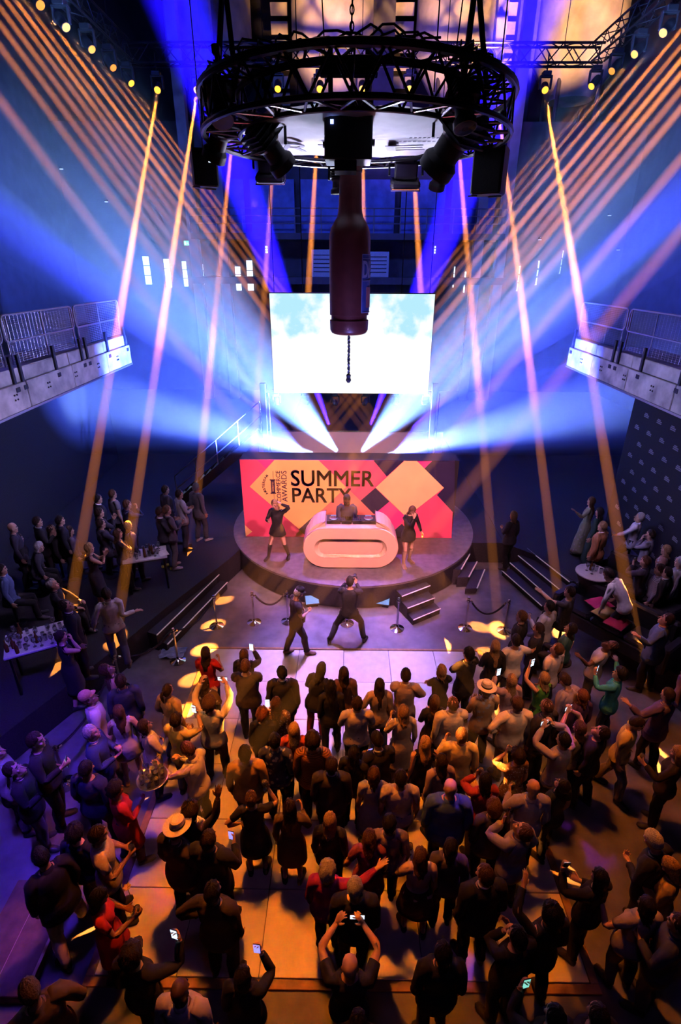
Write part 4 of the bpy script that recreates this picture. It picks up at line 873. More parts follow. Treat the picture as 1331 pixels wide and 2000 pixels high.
def base_figure():
    parts = []
    Z = lambda z, rx, f, b, cy=0: ((0, cy, z), XA, YA, rx, f, b)
    parts.append(loft([Z(.80, .07, .06, .07), Z(.83, .145, .09, .11), Z(.88, .172, .105, .132), Z(.94, .172, .105, .128), Z(1.0, .158, .102, .105), Z(1.07, .143, .098, .09), Z(1.14, .145, .100, .095), Z(1.22, .158, .112, .108), Z(1.30, .170, .118, .112), Z(1.37, .178, .104, .108), Z(1.42, .170, .08, .095), Z(1.455, .125, .06, .075), Z(1.48, .075, .05, .062)], 28))
    parts.append(loft([Z(1.42, .062, .055, .06, -.025), Z(1.50, .055, .052, .055, -.016), Z(1.58, .054, .05, .055, -.005)], 16))
    parts.append(loft([Z(1.512, .022, .062, -.03), Z(1.522, .040, .082, .0), Z(1.545, .053, .086, .035), Z(1.575, .060, .088, .066), Z(1.61, .068, .089, .086), Z(1.645, .073, .087, .095), Z(1.685, .0755, .090, .099), Z(1.72, .070, .078, .092), Z(1.748, .054, .056, .074), Z(1.766, .032, .032, .046), Z(1.772, .012, .012, .018)], 28))
    parts.append(loft([((0, .083, 1.665), XA, YA, .008, .008, .01), ((0, .088, 1.64), XA, YA, .009, .012, .01), ((0, .092, 1.617), XA, YA, .013, .020, .01), ((0, .090, 1.606), XA, YA, .012, .012, .01)], 12))
    def ell(c, r):
        parts.append(loft([((c[0], c[1], c[2] + r[2] * math.sin(t)), XA, YA, r[0] * math.cos(t) + .0006, r[1] * math.cos(t) + .0006, r[1] * math.cos(t) + .0006) for t in [-1.4 + .35 * k for k in range(9)]], 14))
    ell((0, .086, 1.574), (.024, .009, .0065)); ell((0, .085, 1.562), (.021, .009, .0065)); ell((0, .080, 1.532), (.020, .010, .012))
    for s, n in ((1, 'r'), (-1, 'l')):
        ell((s * .030, .082, 1.668), (.024, .011, .0075)); ell((s * .042, .066, 1.612), (.022, .020, .020)); ell((s * .076, -.006, 1.632), (.011, .021, .033))
        J = lambda k: Vector(JT[k + '_' + n])
        hp, kn, an, to = J('thigh'), J('shin'), J('foot'), J('toe')
        L = lambda a, b, t: a.lerp(b, t)
        leg = [(Vector((s * .082, 0, .96)), .08, .075, .10), (hp + Vector((0, 0, -.03)), .092, .092, .102), (L(hp, kn, .25), .084, .088, .088), (L(hp, kn, .6), .068, .072, .070), (L(hp, kn, .93), .054, .058, .052), (L(kn, an, .05), .051, .056, .050), (L(kn, an, .28), .052, .046, .070), (L(kn, an, .5), .045, .042, .058), (L(kn, an, .8), .034, .036, .040), (an, .034, .038, .04), (an + Vector((0, 0, -.04)), .034, .04, .045)]
        parts.append(loft([(c, XA, YA, a, f, b) for c, a, f, b in leg], 18))
        parts.append(loft([((s * .10, -.075, .04), XA, (0, 0, 1), .022, .020, .028), ((s * .10, -.05, .045), XA, (0, 0, 1), .034, .040, .042), ((s * .102, .0, .045), XA, (0, 0, 1), .038, .055, .042), ((s * .106, .06, .036), XA, (0, 0, 1), .043, .035, .034), ((s * .112, .115, .028), XA, (0, 0, 1), .046, .02, .026), ((s * .112, .155, .022), XA, (0, 0, 1), .038, .014, .020), ((s * .110, .178, .018), XA, (0, 0, 1), .018, .008, .014)], 16))
        sh, el, wr = J('uparm'), J('forearm'), J('hand'); d = (el - sh).normalized(); u = Vector((0, 1, 0)); v = d.cross(u)
        arm = [(sh - d * .05 + Vector((-s * .03, 0, .012)), .055, .05), (sh, .062, .058), (L(sh, el, .2), .054, .054), (L(sh, el, .55), .048, .046), (L(sh, el, .92), .040, .040), (L(el, wr, .08), .041, .042), (L(el, wr, .28), .043, .040), (L(el, wr, .65), .034, .031), (L(el, wr, .95), .027, .023), (wr + d * .015, .028, .021)]
        parts.append(loft([(c, u, v, a, b, b) for c, a, b in arm], 16))
        parts.append(loft([(wr - d * .01, u, v, .026, .020, .020), (wr + d * .02, u, v, .033, .018, .018), (wr + d * .055, u, v, .041, .0165, .0165), (wr + d * .082, u, v, .042, .014, .014), (wr + d * .096, u, v, .038, .009, .009)], 16))
        for k in range(4):
            a, b, c = J('f%da' % k), J('f%db' % k), J('f%dt' % k); r = (.0095, .0098, .0095, .0085)[k]; e = (b - a).normalized()
            parts.append(MB().tube([a - e * .022, a, L(a, b, .5), b, L(b, c, .6), c - e * .002, c + e * .004], [r * .9, r, r * .94, r * .96, r * .86, r * .7, r * .3], 10))
        a, b, c = J('tha'), J('thb'), J('tht')
        parts.append(MB().tube([a - (b - a) * .35, a, b, L(b, c, .6), c, c + (c - b).normalized() * .004], [.013, .0145, .0115, .0105, .008, .004], 10))
    obs = MB()
    for p in parts: obs.add(p.v, p.f)
    me = obs.mesh('base'); o = link_mesh('base', me)
    r = o.modifiers.new('r', 'REMESH'); r.mode = 'VOXEL'; r.voxel_size = .0062; r.adaptivity = 0
    sm = o.modifiers.new('s', 'SMOOTH'); sm.factor = .5; sm.iterations = 3
    dg = bpy.context.evaluated_depsgraph_get(); m2 = bpy.data.meshes.new_from_object(o.evaluated_get(dg)); o.modifiers.clear(); o.data = m2
    vg = o.vertex_groups.new(name='soft'); co = np.zeros(len(m2.vertices) * 3); m2.vertices.foreach_get('co', co); co = co.reshape(-1, 3)
    hand = (np.abs(co[:, 0]) > .50); headm = (co[:, 2] > 1.50) & (co[:, 1] > .03)
    w = np.where(hand, .12, np.where(headm, .10, 1.0))
    for val in (.12, .10, 1.0): vg.add([int(i) for i in np.nonzero(w == val)[0]], val, 'REPLACE')
    dm = o.modifiers.new('d', 'DECIMATE'); dm.ratio = .095; dm.vertex_group = 'soft'; dm.vertex_group_factor = 1.0
    dg = bpy.context.evaluated_depsgraph_get(); m3 = bpy.data.meshes.new_from_object(o.evaluated_get(dg)); bpy.data.objects.remove(o)
    bm = bmesh.new(); bm.from_mesh(m3); bmesh.ops.triangulate(bm, faces=bm.faces)
    def cut(co_, no_, f):
        g = [x for x in bm.faces if f(x.calc_center_median())]; ge = set(); gv = set()
        for x in g: ge.update(x.edges); gv.update(x.verts)
        bmesh.ops.bisect_plane(bm, geom=list(gv) + list(ge) + g, plane_co=co_, plane_no=no_, dist=1e-5)
    for z in (.46, .86, 1.03): cut((0, 0, z), (0, 0, 1), lambda c: abs(c.x) < .30 and abs(c.z - z) < .2)
    cut((0, 0, 1.475), (0, 0, 1), lambda c: abs(c.x) < .12 and 1.35 < c.z < 1.52)
    for s in (1, -1):
        d = Vector((s * math.sin(A45), 0, -math.cos(A45))); sh = Vector(JT['uparm_' + ('r' if s > 0 else 'l')])
        for t in (.165, .50): cut(sh + d * t, d, lambda c: c.x * s > .2 and abs((c - sh).dot(d) - t) < .15)
        cut((0, 0, .105), (0, 0, 1), lambda c: c.z < .3 and c.x * s > 0)
    bmesh.ops.triangulate(bm, faces=bm.faces); bmesh.ops.recalc_face_normals(bm, faces=bm.faces)
    bm.to_mesh(m3); bm.free()
    V = np.zeros(len(m3.vertices) * 3); m3.vertices.foreach_get('co', V); V = V.reshape(-1, 3)
    m3.update(); Nn = np.array([v.normal[:] for v in m3.vertices]); F = np.array([p.vertices[:] for p in m3.polygons]); bpy.data.meshes.remove(m3)
    return V, Nn, F
BV, BN, BF = base_figure()
def seg_d(P, a, b):
    d = b - a; t = np.clip(((P - a) @ d) / (d @ d), 0, 1); return np.linalg.norm(P - a - t[:, None] * d, axis=1)
def weights(P):
    D = np.stack([seg_d(P, JT[b[1]], JT[b[2]]) / b[3] for b in BONES], 1); near = D.argmin(1)
    allow = np.zeros((NB, NB), bool)
    for i, b in enumerate(BONES):
        allow[i, i] = True
        if b[4]: allow[i, BI[b[4]]] = True; allow[BI[b[4]], i] = True
    W = np.where(allow[near], 1.0 / (D + .05) ** 5, 0); W[W < W.max(1, keepdims=True) * .01] = 0
    return W / W.sum(1, keepdims=True)
BW_ = weights(BV)
def shape_fn(P, fem, g):
    """body build: fem 0/1, g girth"""
    P = P.copy(); z = P[:, 2]; x = P[:, 0]
    sm = lambda a, b, t: np.clip((t - a) / (b - a), 0, 1)
    arm = sm(.17, .24, np.abs(x))
    k = np.interp(z, [0, .5, .9, 1.07, 1.25, 1.42, 1.5, 1.8], [1, 1, 1.03, .90, .92, .90, .93, .97] if fem else [1, 1, 1, 1, 1, 1, 1, 1])
    gg = np.interp(z, [0, .4, .9, 1.1, 1.4, 1.5, 1.56], [1, 1 + .5 * (g - 1), g, 1 + 1.25 * (g - 1), g, 1 + .4 * (g - 1), 1])
    xs = np.sign(x) * (np.minimum(np.abs(x), .2) * k * gg + np.maximum(np.abs(x) - .2, 0))
    P[:, 0] = xs
    P[:, 1] = P[:, 1] * np.where(arm > .5, 1, np.where(z < .2, 1, (1 + (k - 1) * .6) * gg))
    if fem: P[:, 1] += np.where(arm < .5, .028 * np.exp(-((z - 1.29) / .055) ** 2) * np.clip(P[:, 1] / .08, 0, 1) * np.exp(-((np.abs(x) - .075) / .06) ** 2), 0)
    return P
# regions of the base figure
c_ = BV[BF].mean(1); ax_ = np.abs(c_[:, 0]); dom = np.array([BONES[i][0] for i in BW_.argmax(1)])
armT = np.where(c_[:, 0] > 0, ((c_ - JT['uparm_r']) @ np.array([math.sin(A45), 0, -math.cos(A45)])), ((c_ - JT['uparm_l']) @ np.array([-math.sin(A45), 0, -math.cos(A45)])))
isarm = (ax_ > .195) & (c_[:, 2] > .80) & (armT > .04)
torso = ~isarm & (c_[:, 2] > .86) & ((c_[:, 2] < 1.475) | (ax_ > .10)) & (c_[:, 2] < 1.51)
FR = {'long': (torso | (isarm & (armT < .50))), 'short': (torso | (isarm & (armT < .165))), 'none': torso & ~((ax_ > .165) & (c_[:, 2] > 1.30)),
      'trousers': ~isarm & (c_[:, 2] < 1.03) & (c_[:, 2] > .105), 'shorts': ~isarm & (c_[:, 2] < 1.03) & (c_[:, 2] > .46),
      'shoe_r': (c_[:, 2] < .105) & (c_[:, 0] > 0), 'shoe_l': (c_[:, 2] < .105) & (c_[:, 0] < 0), 'boot_r': (c_[:, 2] < .46) & (c_[:, 0] > 0), 'boot_l': (c_[:, 2] < .46) & (c_[:, 0] < 0)}
SUB = {}
def region(key):
    """submesh of the base figure with its open rims turned in to the skin"""
    if key in SUB: return SUB[key]
    F = BF[FR[key]]; idx = np.unique(F); mp = -np.ones(len(BV), int); mp[idx] = np.arange(len(idx)); f = mp[F]
    e = {}
    for t in f:
        for a, b in ((t[0], t[1]), (t[1], t[2]), (t[2], t[0])): e[(a, b)] = 1
    rim = [(a, b) for a, b in e if (b, a) not in e]; rv = sorted({v for ed in rim for v in ed}); m2 = {v: len(idx) + i for i, v in enumerate(rv)}
    quads = [(b, a, m2[a], m2[b]) for a, b in rim]
    SUB[key] = (idx, f, np.array(rv, int), quads); return SUB[key]
def arc(a, b):
    a = a / np.linalg.norm(a); b = b / np.linalg.norm(b); v = np.cross(a, b); c = float(a @ b)
    if c < -.9999: u = np.cross(a, [0, 1, .01]); u /= np.linalg.norm(u); return 2 * np.outer(u, u) - np.eye(3)
    K = np.array([[0, -v[2], v[1]], [v[2], 0, -v[0]], [-v[1], v[0], 0]]); return np.eye(3) + K + K @ K / (1 + c)
def rotm(u, t):
    u = np.asarray(u, float); u = u / np.linalg.norm(u); K = np.array([[0, -u[2], u[1]], [u[2], 0, -u[0]], [-u[1], u[0], 0]]); return np.eye(3) + math.sin(t) * K + (1 - math.cos(t)) * K @ K
RX = lambda t: rotm((1, 0, 0), t); RY = lambda t: rotm((0, 1, 0), t); RZ = lambda t: rotm((0, 0, 1), t)
def ik(a, t, l1, l2, hint):
    d = t - a; L = np.linalg.norm(d); L2 = min(max(L, abs(l1 - l2) * 1.02 + .02), (l1 + l2) * .995); d = d / L
    x = (l1 * l1 - l2 * l2 + L2 * L2) / (2 * L2); h = math.sqrt(max(l1 * l1 - x * x, 0)); hint = np.asarray(hint, float); p = hint - d * (hint @ d); p /= (np.linalg.norm(p) + 1e-9)
    return a + d * x + p * h, a + d * L2
# arm poses: wrist offset from the shoulder (outward, forward, up), elbow hint, hand direction or None, palm normal, finger curl
ARM = {'down': ((.055, .03, -.505), (.3, -1, .1), None, (-1, .2, 0), .35), 'loose': ((.15, .10, -.46), (.5, -1, .1), None, (-1, 0, 0), .4), 'pocket': ((.07, .08, -.40), (.9, -.7, 0), (-.3, .2, -1), (-1, 0, 0), .3),
       'hip': ((.05, .04, -.33), (1, -.5, 0), (-.8, .4, -.5), (-.3, .2, -1), .4), 'drink': ((-.02, .27, -.17), (.6, -.5, -.8), (-.35, .9, .25), (-.9, -.3, .1), .95), 'low': ((-.10, .25, -.27), (.7, -.6, -.5), (-.6, .8, .1), (-.5, -.2, .8), .7),
       'cross': ((-.24, .19, -.20), (1, .3, -.5), (-.9, .1, .2), (-.2, -1, 0), .4), 'phone': ((-.07, .36, .06), (.7, -.1, -1), (-.25, .2, 1), (-.6, -.75, .1), .75), 'phone_up': ((-.03, .27, .36), (.8, .2, -.5), (-.25, .15, 1), (-.6, -.7, .1), .75),
       'both_up': ((-.09, .22, .40), (1, .2, -.2), (-.4, .2, 1), (-.8, .4, 0), .75), 'up': ((.10, .06, .50), (1, -.2, 0), None, (-.3, 1, 0), .25), 'wave': ((.22, .10, .42), (1, -.3, -.3), None, (0, 1, 0), .15),
       'clap': ((-.17, .30, -.06), (.8, -.3, -.7), (-.3, .6, .9), (-1, .1, 0), .15), 'mouth': ((-.13, .22, .07), (.8, .1, -.8), (-.6, .3, .6), (-.3, -.9, 0), .9), 'chin': ((-.16, .17, .05), (.7, .2, -1), (-.3, -.1, 1), (-.4, -.8, .2), .6), 'hair': ((-.02, .03, .24), (1, .1, .3), (-.9, -.3, .3), (-.2, .1, -1), .4),
       'point': ((-.05, .50, .06), (.5, 0, -1), None, (-.3, 0, -1), .2), 'side': ((.48, .15, -.02), (0, -.3, -1), None, (0, 0, -1), .25), 'back': ((-.14, -.17, -.38), (1, -.6, .3), (-.8, -.2, -.3), (0, 1, 0), .5), 'around': ((.36, .22, .02), (.2, -.3, -1), None, (0, .3, -1), .3),
       'lean': ((.06, .40, -.28), (.6, -.6, .3), (0, .9, -.4), (0, -.2, -1), .3), 'knee': ((-.02, .36, -.34), (.6, -.5, .3), (-.3, .8, -.4), (0, 0, -1), .35), 'decks': ((-.12, .34, -.34), (1, -.3, .2), (-.3, 1, -.1), (0, 0, -1), .4), 'carry': ((.05, .40, -.06), (.5, -.4, -1), (-.2, 1, 0), (0, 0, 1), .2), 'waist': ((-.04, .20, -.30), (1, -.5, 0), (-.9, .3, 0), (0, -1, -.2), .5), 'smoke': ((.02, .24, .02), (.5, -.2, -1), (-.2, .2, 1), (-.8, -.4, 0), .5)}
def pose(P):
    """P: dict -> (global bone matrices, joints)"""
    fem, g = P.get('fem', 0), P.get('g', 1.0)
    names = list(JT); JS = dict(zip(names, shape_fn(np.array([JT[k] for k in names]), fem, g)))
    for n in 'rl':     # keep limb lengths when the shoulder shifts
        s = JS['uparm_' + n] - JT['uparm_' + n]
        for k in names:
            if k.endswith('_' + n) and k[0] in 'ufhkt' and not k.startswith(('uparm', 'foot', 'thigh', 'toe')): JS[k] = JT[k] + s * 0 + (JS[k] - JT[k])
    sit = P.get('sit', 0); lean, twist, side = P.get('lean', 0), P.get('twist', 0), P.get('side', 0)
    R = {}; X = {}
    feet = P.get('feet', ((.10, .0), (-.10, .0))); ft = P.get('toes', (.18, .18))
    sc = P.get('h', 1.76) / 1.775
    hipz = .95
    mx = max(abs(feet[0][1]), abs(feet[1][1])); hipz -= (1 - math.cos(math.atan2(mx, .84))) * .84 + .004 + P.get('bend', 0)
    if sit: hipz = sit / sc + .085
    X['pelvis'] = np.array([P.get('sway', 0), -P.get('shift', 0), hipz])
    R['pelvis'] = RZ(twist * .3) @ RX(-lean * .35) @ RY(side * .3)
    def child(c, p): X[c] = X[p] + R[p] @ (JS[c] - JS[p])
    child('spine', 'pelvis'); R['spine'] = RZ(twist * .6) @ RX(-lean * .7) @ RY(side * .7); child('chest', 'spine'); R['chest'] = RZ(twist) @ RX(-lean) @ RY(side); child('neck', 'chest')
    hp, hy, hr = P.get('nod', 0), P.get('turn', 0), P.get('tilt', 0)
    R['neck'] = RZ(twist + hy * .5) @ RX(-lean * .7 - hp * .5) @ RY(side * .5 + hr * .5); child('head', 'neck'); R['head'] = RZ(twist + hy) @ RX(-lean * .5 - hp) @ RY(side * .3 + hr)
    for n, s, i in (('r', 1, 0), ('l', -1, 1)):
        child('uparm_' + n, 'chest'); a = P.get('arm_' + n, 'down'); ov = P.get('at_' + n)
        off, hint, hd, pn, curl = ARM[a]; M = R['chest'] if a not in ('down', 'loose') else RZ(twist)
        m = lambda v: M @ np.array([v[0] * s, v[1], v[2]])
        sh = X['uparm_' + n]; tgt = sh + m(off if ov is None else ov)
        l1 = np.linalg.norm(JT['forearm_r'] - JT['uparm_r']); l2 = np.linalg.norm(JT['hand_r'] - JT['forearm_r'])
        el, wr = ik(sh, tgt, l1, l2, m(hint))
        R['uparm_' + n] = arc(R['chest'] @ (JT['forearm_' + n] - JT['uparm_' + n]), el - sh) @ R['chest']; X['forearm_' + n] = el
        R['forearm_' + n] = arc(R['uparm_' + n] @ (JT['hand_' + n] - JT['forearm_' + n]), wr - el) @ R['uparm_' + n]; X['hand_' + n] = wr
        d1 = (wr - el) / np.linalg.norm(wr - el) if hd is None else m(hd); d1 = d1 / np.linalg.norm(d1)
        d0 = np.array([s * math.sin(A45), 0, -math.cos(A45)]); n0 = np.array([-s * math.cos(A45), 0, -math.sin(A45)])
        Rh = arc(R['forearm_' + n] @ d0, d1) @ R['forearm_' + n]; nn = m(pn); nn = nn - d1 * (nn @ d1); nn /= np.linalg.norm(nn) + 1e-9; cur = Rh @ n0
        ang = math.atan2(float(d1 @ np.cross(cur, nn)), float(cur @ nn))
        fd = (wr - el) / np.linalg.norm(wr - el); R['forearm_' + n] = rotm(fd, ang * .45) @ R['forearm_' + n]; R['hand_' + n] = rotm(d1, ang) @ Rh
        ax0 = np.cross(d0, n0)
        for k in range(4):
            child('f%da_%s' % (k, n), 'hand_' + n); R['f%da_%s' % (k, n)] = R['hand_' + n] @ rotm(ax0, curl * (.75 + .1 * k)); child('f%db_%s' % (k, n), 'f%da_%s' % (k, n)); R['f%db_%s' % (k, n)] = R['f%da_%s' % (k, n)] @ rotm(ax0, curl * 1.05)
        child('tha_' + n, 'hand_' + n); R['tha_' + n] = R['hand_' + n] @ rotm(ax0, curl * .35); child('thb_' + n, 'tha_' + n); R['thb_' + n] = R['tha_' + n] @ rotm(ax0, curl * .5)
        X['grip_' + n] = X['hand_' + n] + d1 * .085 + nn * .035; X['gdir_' + n] = d1; X['gnor_' + n] = nn
        # legs
        child('thigh_' + n, 'pelvis'); fx, fy = feet[i]
        fz = P.get('raise', (0, 0))[i]
        ank = np.array([fx * 1.0, fy - .02, .085 + fz]); l1 = np.linalg.norm(JT['shin_r'] - JT['thigh_r']); l2 = np.linalg.norm(JT['foot_r'] - JT['shin_r'])
        if sit: ank = np.array([fx, fy + .42, .085])
        kn, an = ik(X['thigh_' + n], ank, l1, l2, (s * (.25 if sit else .12), 1, .2))
        R['thigh_' + n] = arc(R['pelvis'] @ (JT['shin_' + n] - JT['thigh_' + n]), kn - X['thigh_' + n]) @ R['pelvis']; X['shin_' + n] = kn
        R['shin_' + n] = arc(R['thigh_' + n] @ (JT['foot_' + n] - JT['shin_' + n]), an - kn) @ R['thigh_' + n]; X['foot_' + n] = an
        R['foot_' + n] = RZ(-s * ft[i]) @ RX(-P.get('heel', (0, 0))[i])
    G = np.zeros((NB, 3, 4))
    for i, b in enumerate(BONES):
        G[i, :, :3] = R[b[0]]; G[i, :, 3] = X[b[0]] - R[b[0]] @ JS[b[1]]
    return G, X, R, sc, JS
def skin(P, W, G, sc):
    M = np.tensordot(W, G, 1); return (np.einsum('vij,vj->vi', M[:, :, :3], P) + M[:, :, 3]) * sc
def np_mesh(name, V, polys, m, smooth=True):
    me = bpy.data.meshes.new(name); nv = len(V); L = [len(p) for p in polys]; nl = sum(L)
    me.vertices.add(nv); me.vertices.foreach_set('co', np.asarray(V, np.float32).ravel()); me.loops.add(nl); me.polygons.add(len(L))
    me.loops.foreach_set('vertex_index', np.concatenate([np.asarray(p, np.int32) for p in polys]) if len(polys) else [])
    st = np.concatenate([[0], np.cumsum(L)[:-1]]).astype(np.int32); me.polygons.foreach_set('loop_start', st)
    me.polygons.foreach_set('use_smooth', np.ones(len(L), bool)); me.update(calc_edges=True)
    for x in (m if isinstance(m, (list, tuple)) else [m]): me.materials.append(x)
    return me
def cloth_mat(c, pat=None, rough=.85):
    key = 'cloth_%s_%.2f_%.2f_%.2f' % (pat or 'plain', *c)
    if key in MATS: return MATS[key]
    m = mat(key, c, rough, 0, .10, 14, .35)
    if pat:
        nt = m.node_tree; b = nt.nodes['Principled BSDF']; tc = nt.nodes.new('ShaderNodeTexCoord')
        if pat == 'stripe': t = nt.nodes.new('ShaderNodeTexWave'); t.inputs['Scale'].default_value = 14; t.bands_direction = 'Z'; out = t.outputs['Fac']; lo, hi = .45, .55
        elif pat == 'check': t = nt.nodes.new('ShaderNodeTexChecker'); t.inputs['Scale'].default_value = 22; out = t.outputs['Fac']; lo, hi = .4, .6
        else: t = nt.nodes.new('ShaderNodeTexVoronoi'); t.inputs['Scale'].default_value = 26 if pat == 'dots' else 11; out = t.outputs['Distance']; lo, hi = .25, .32
        nt.links.new(tc.outputs['Object'], t.inputs['Vector']); r = nt.nodes.new('ShaderNodeValToRGB'); r.color_ramp.elements[0].position = lo; r.color_ramp.elements[1].position = hi
        alt = {'stripe': [x * .35 for x in c], 'check': [x * .4 for x in c], 'dots': [min(1, x * .3 + .45) for x in c], 'floral': [min(1, .5 - x * .3) for x in c]}[pat]
        r.color_ramp.elements[0].color = (*alt, 1); r.color_ramp.elements[1].color = (*c, 1); nt.links.new(out, r.inputs['Fac']); nt.links.new(r.outputs[0], b.inputs['Base Color'])
    return m
SKIN = {k: mat('skin_' + k, c, .5, 0, .08, 20, .05, spec=.4) for k, c in {'l': (.60, .36, .26), 'm': (.46, .26, .17), 't': (.30, .15, .09), 'd': (.11, .055, .035)}.items()}
LIP = {k: mat('lip_' + k, c, .45, 0, .05) for k, c in {'l': (.45, .16, .14), 'm': (.36, .14, .11), 't': (.22, .08, .07), 'd': (.10, .035, .03)}.items()}
HAIRC = {'black': (.012, .010, .009), 'dark': (.030, .017, .010), 'brown': (.085, .042, .020), 'auburn': (.16, .055, .020), 'blond': (.46, .29, .11), 'fair': (.30, .19, .09), 'grey': (.32, .31, .30), 'white': (.55, .54, .52)}
EYEW = mat('eye_white', (.45, .42, .40), .2, 0, 0); EYED = mat('eye_iris', (.04, .025, .02), .1, 0, 0)
EYE_ME = MB().lathe([(.002, -.0125), (.0080, -.009), (.0115, 0), (.0085, .008), (.006, .0110)], 10).mesh('eye', EYEW, True)
IRIS_ME = MB().lathe([(.0062, .0105), (.0055, .0122), (.002, .0128)], 10).mesh('iris', EYED, True)
faceC = BV[BF].mean(1)
IS_LIP = (np.abs(faceC[:, 0]) < .024) & (np.abs(faceC[:, 2] - 1.568) < .013) & (faceC[:, 1] > .080)
IS_BROW = (np.abs(np.abs(faceC[:, 0]) - .031) < .022) & (np.abs(faceC[:, 2] - 1.670) < .008) & (faceC[:, 1] > .070)
def hair_shape(kind, L, rnd, th):
    """cap over the skull with a fringe line, optionally hanging down the back; returns rest verts, quads"""
    nA = 36; rows = 9; C = np.array([0, -.006, 1.648]); V = []; F = []
    hang = kind in ('long', 'bob'); nh = 9 if kind == 'long' else 5
    A = np.linspace(0, 2 * PI, nA, endpoint=False)           # 0 = front
    front = np.cos(A)
    elmin = np.interp(front, [-1, -.6, -.1, .25, .6, 1], [-.80, -.75, -.35, -.02, .46, .56] if kind != 'crop' else [-.60, -.55, -.25, .10, .58, .66])
    wob = rnd.uniform(-1, 1, nA)
    for i in range(rows):
        t = (i + .15) / (rows - 1 + .15); el = PI / 2 + (elmin - PI / 2) * t
        ce, se = np.cos(el), np.sin(el); dy = np.cos(A) * ce; dx = np.sin(A) * ce
        rx, ry, rz = .0755, np.where(dy > 0, .089, .098), .124; r = 1 / np.sqrt((dx / rx) ** 2 + (dy / ry) ** 2 + (se / rz) ** 2)
        thick = th * (1.0 - .35 * t ** 3) + .006 * wob * t + (.004 * np.sin(A * 9 + i) if kind != 'curly' else .014 * rnd.uniform(-1, 1, nA))
        if i == rows - 1 and not hang: thick = thick * .5
        R = r + thick; V.append(np.stack([dx * R, dy * R, se * R], 1) + C)
    if hang:
        base = V[-1]; k = np.clip((.35 - front) / .5, 0, 1); k = k * k * (3 - 2 * k)
        for j in range(1, nh + 1):
            t = j / nh; P = base.copy(); P[:, 2] -= k * (L * t) * (1 + .08 * wob) + (1 - k) * .0
            bulge = (.020 * math.sin(t * PI) - .018 * t * t) ; P[:, 0] += np.sin(A) * (bulge + .004 * np.sin(A * 11) * t) * k * 1.0; P[:, 1] += (np.cos(A) * (bulge * .8) - .055 * t * (P[:, 2] < 1.47) * k) * k - .010 * k * np.sin(A * 7 + j) * t
            V.append(P)
    top = np.array([[0, -.006, 1.648 + .124 + th]]); inner = V[-1] * 1.0; cen = np.array([0, -.02, 0]); inner[:, 0] *= .72; inner[:, 1] = (inner[:, 1] + .02) * .72 - .02; inner[:, 2] += .01
    V.append(inner); n = len(V); VV = np.concatenate([top] + V)
    F = [(0, 1 + k, 1 + (k + 1) % nA) for k in range(nA)]
    for i in range(n - 1):
        for k in range(nA): F.append((1 + i * nA + k, 1 + (i + 1) * nA + k, 1 + (i + 1) * nA + (k + 1) % nA, 1 + i * nA + (k + 1) % nA))
    return VV, F
def skirt_shape(z0, z1, flare, tight=0.0, off=.022, n=28, rows=8):
    V = []; F = []; prof_z = [1.06, 1.0, .94, .88, .80, .6, .4, .1]; rx = [.150, .166, .182, .184, .186, .18, .17, .16]; ry = [.105, .118, .132, .136, .13, .115, .105, .10]
    for i in range(rows):
        t = i / (rows - 1); z = z0 + (z1 - z0) * t; k = max(0, (.95 - z)) / .95
        a = np.linspace(0, 2 * PI, n, endpoint=False); fold = 1 + .05 * flare * k * 2 * np.sin(a * 7)
        X = (np.interp(-z, [-q for q in prof_z], rx) + off + flare * k * .30) * fold; Y = (np.interp(-z, [-q for q in prof_z], ry) + off + flare * k * .30) * fold
        V.append(np.stack([X * np.cos(a), Y * np.sin(a), np.full(n, z)], 1))
    inn = V[-1].copy(); inn[:, :2] *= .9; V.append(inn)
    for i in range(rows):
        for k in range(n): F.append((i * n + k, (i + 1) * n + k, (i + 1) * n + (k + 1) % n, i * n + (k + 1) % n))
    V = np.concatenate(V); z = V[:, 2]; W = np.zeros((len(V), NB)); t = np.clip((.97 - z) / .45, 0, .95); s = np.clip(V[:, 0] / .24 + .5, 0, 1)
    kn = np.clip((.62 - z) / .4, 0, 1) * .75
    W[:, BI['pelvis']] = 1 - t; W[:, BI['thigh_r']] = t * s * (1 - kn); W[:, BI['thigh_l']] = t * (1 - s) * (1 - kn); W[:, BI['shin_r']] = t * s * kn; W[:, BI['shin_l']] = t * (1 - s) * kn
    up = np.clip((z - 1.0) / .1, 0, 1); W *= (1 - up)[:, None]; W[:, BI['spine']] += up
    return V, [tuple(reversed(f)) for f in F], W
HELD = {}
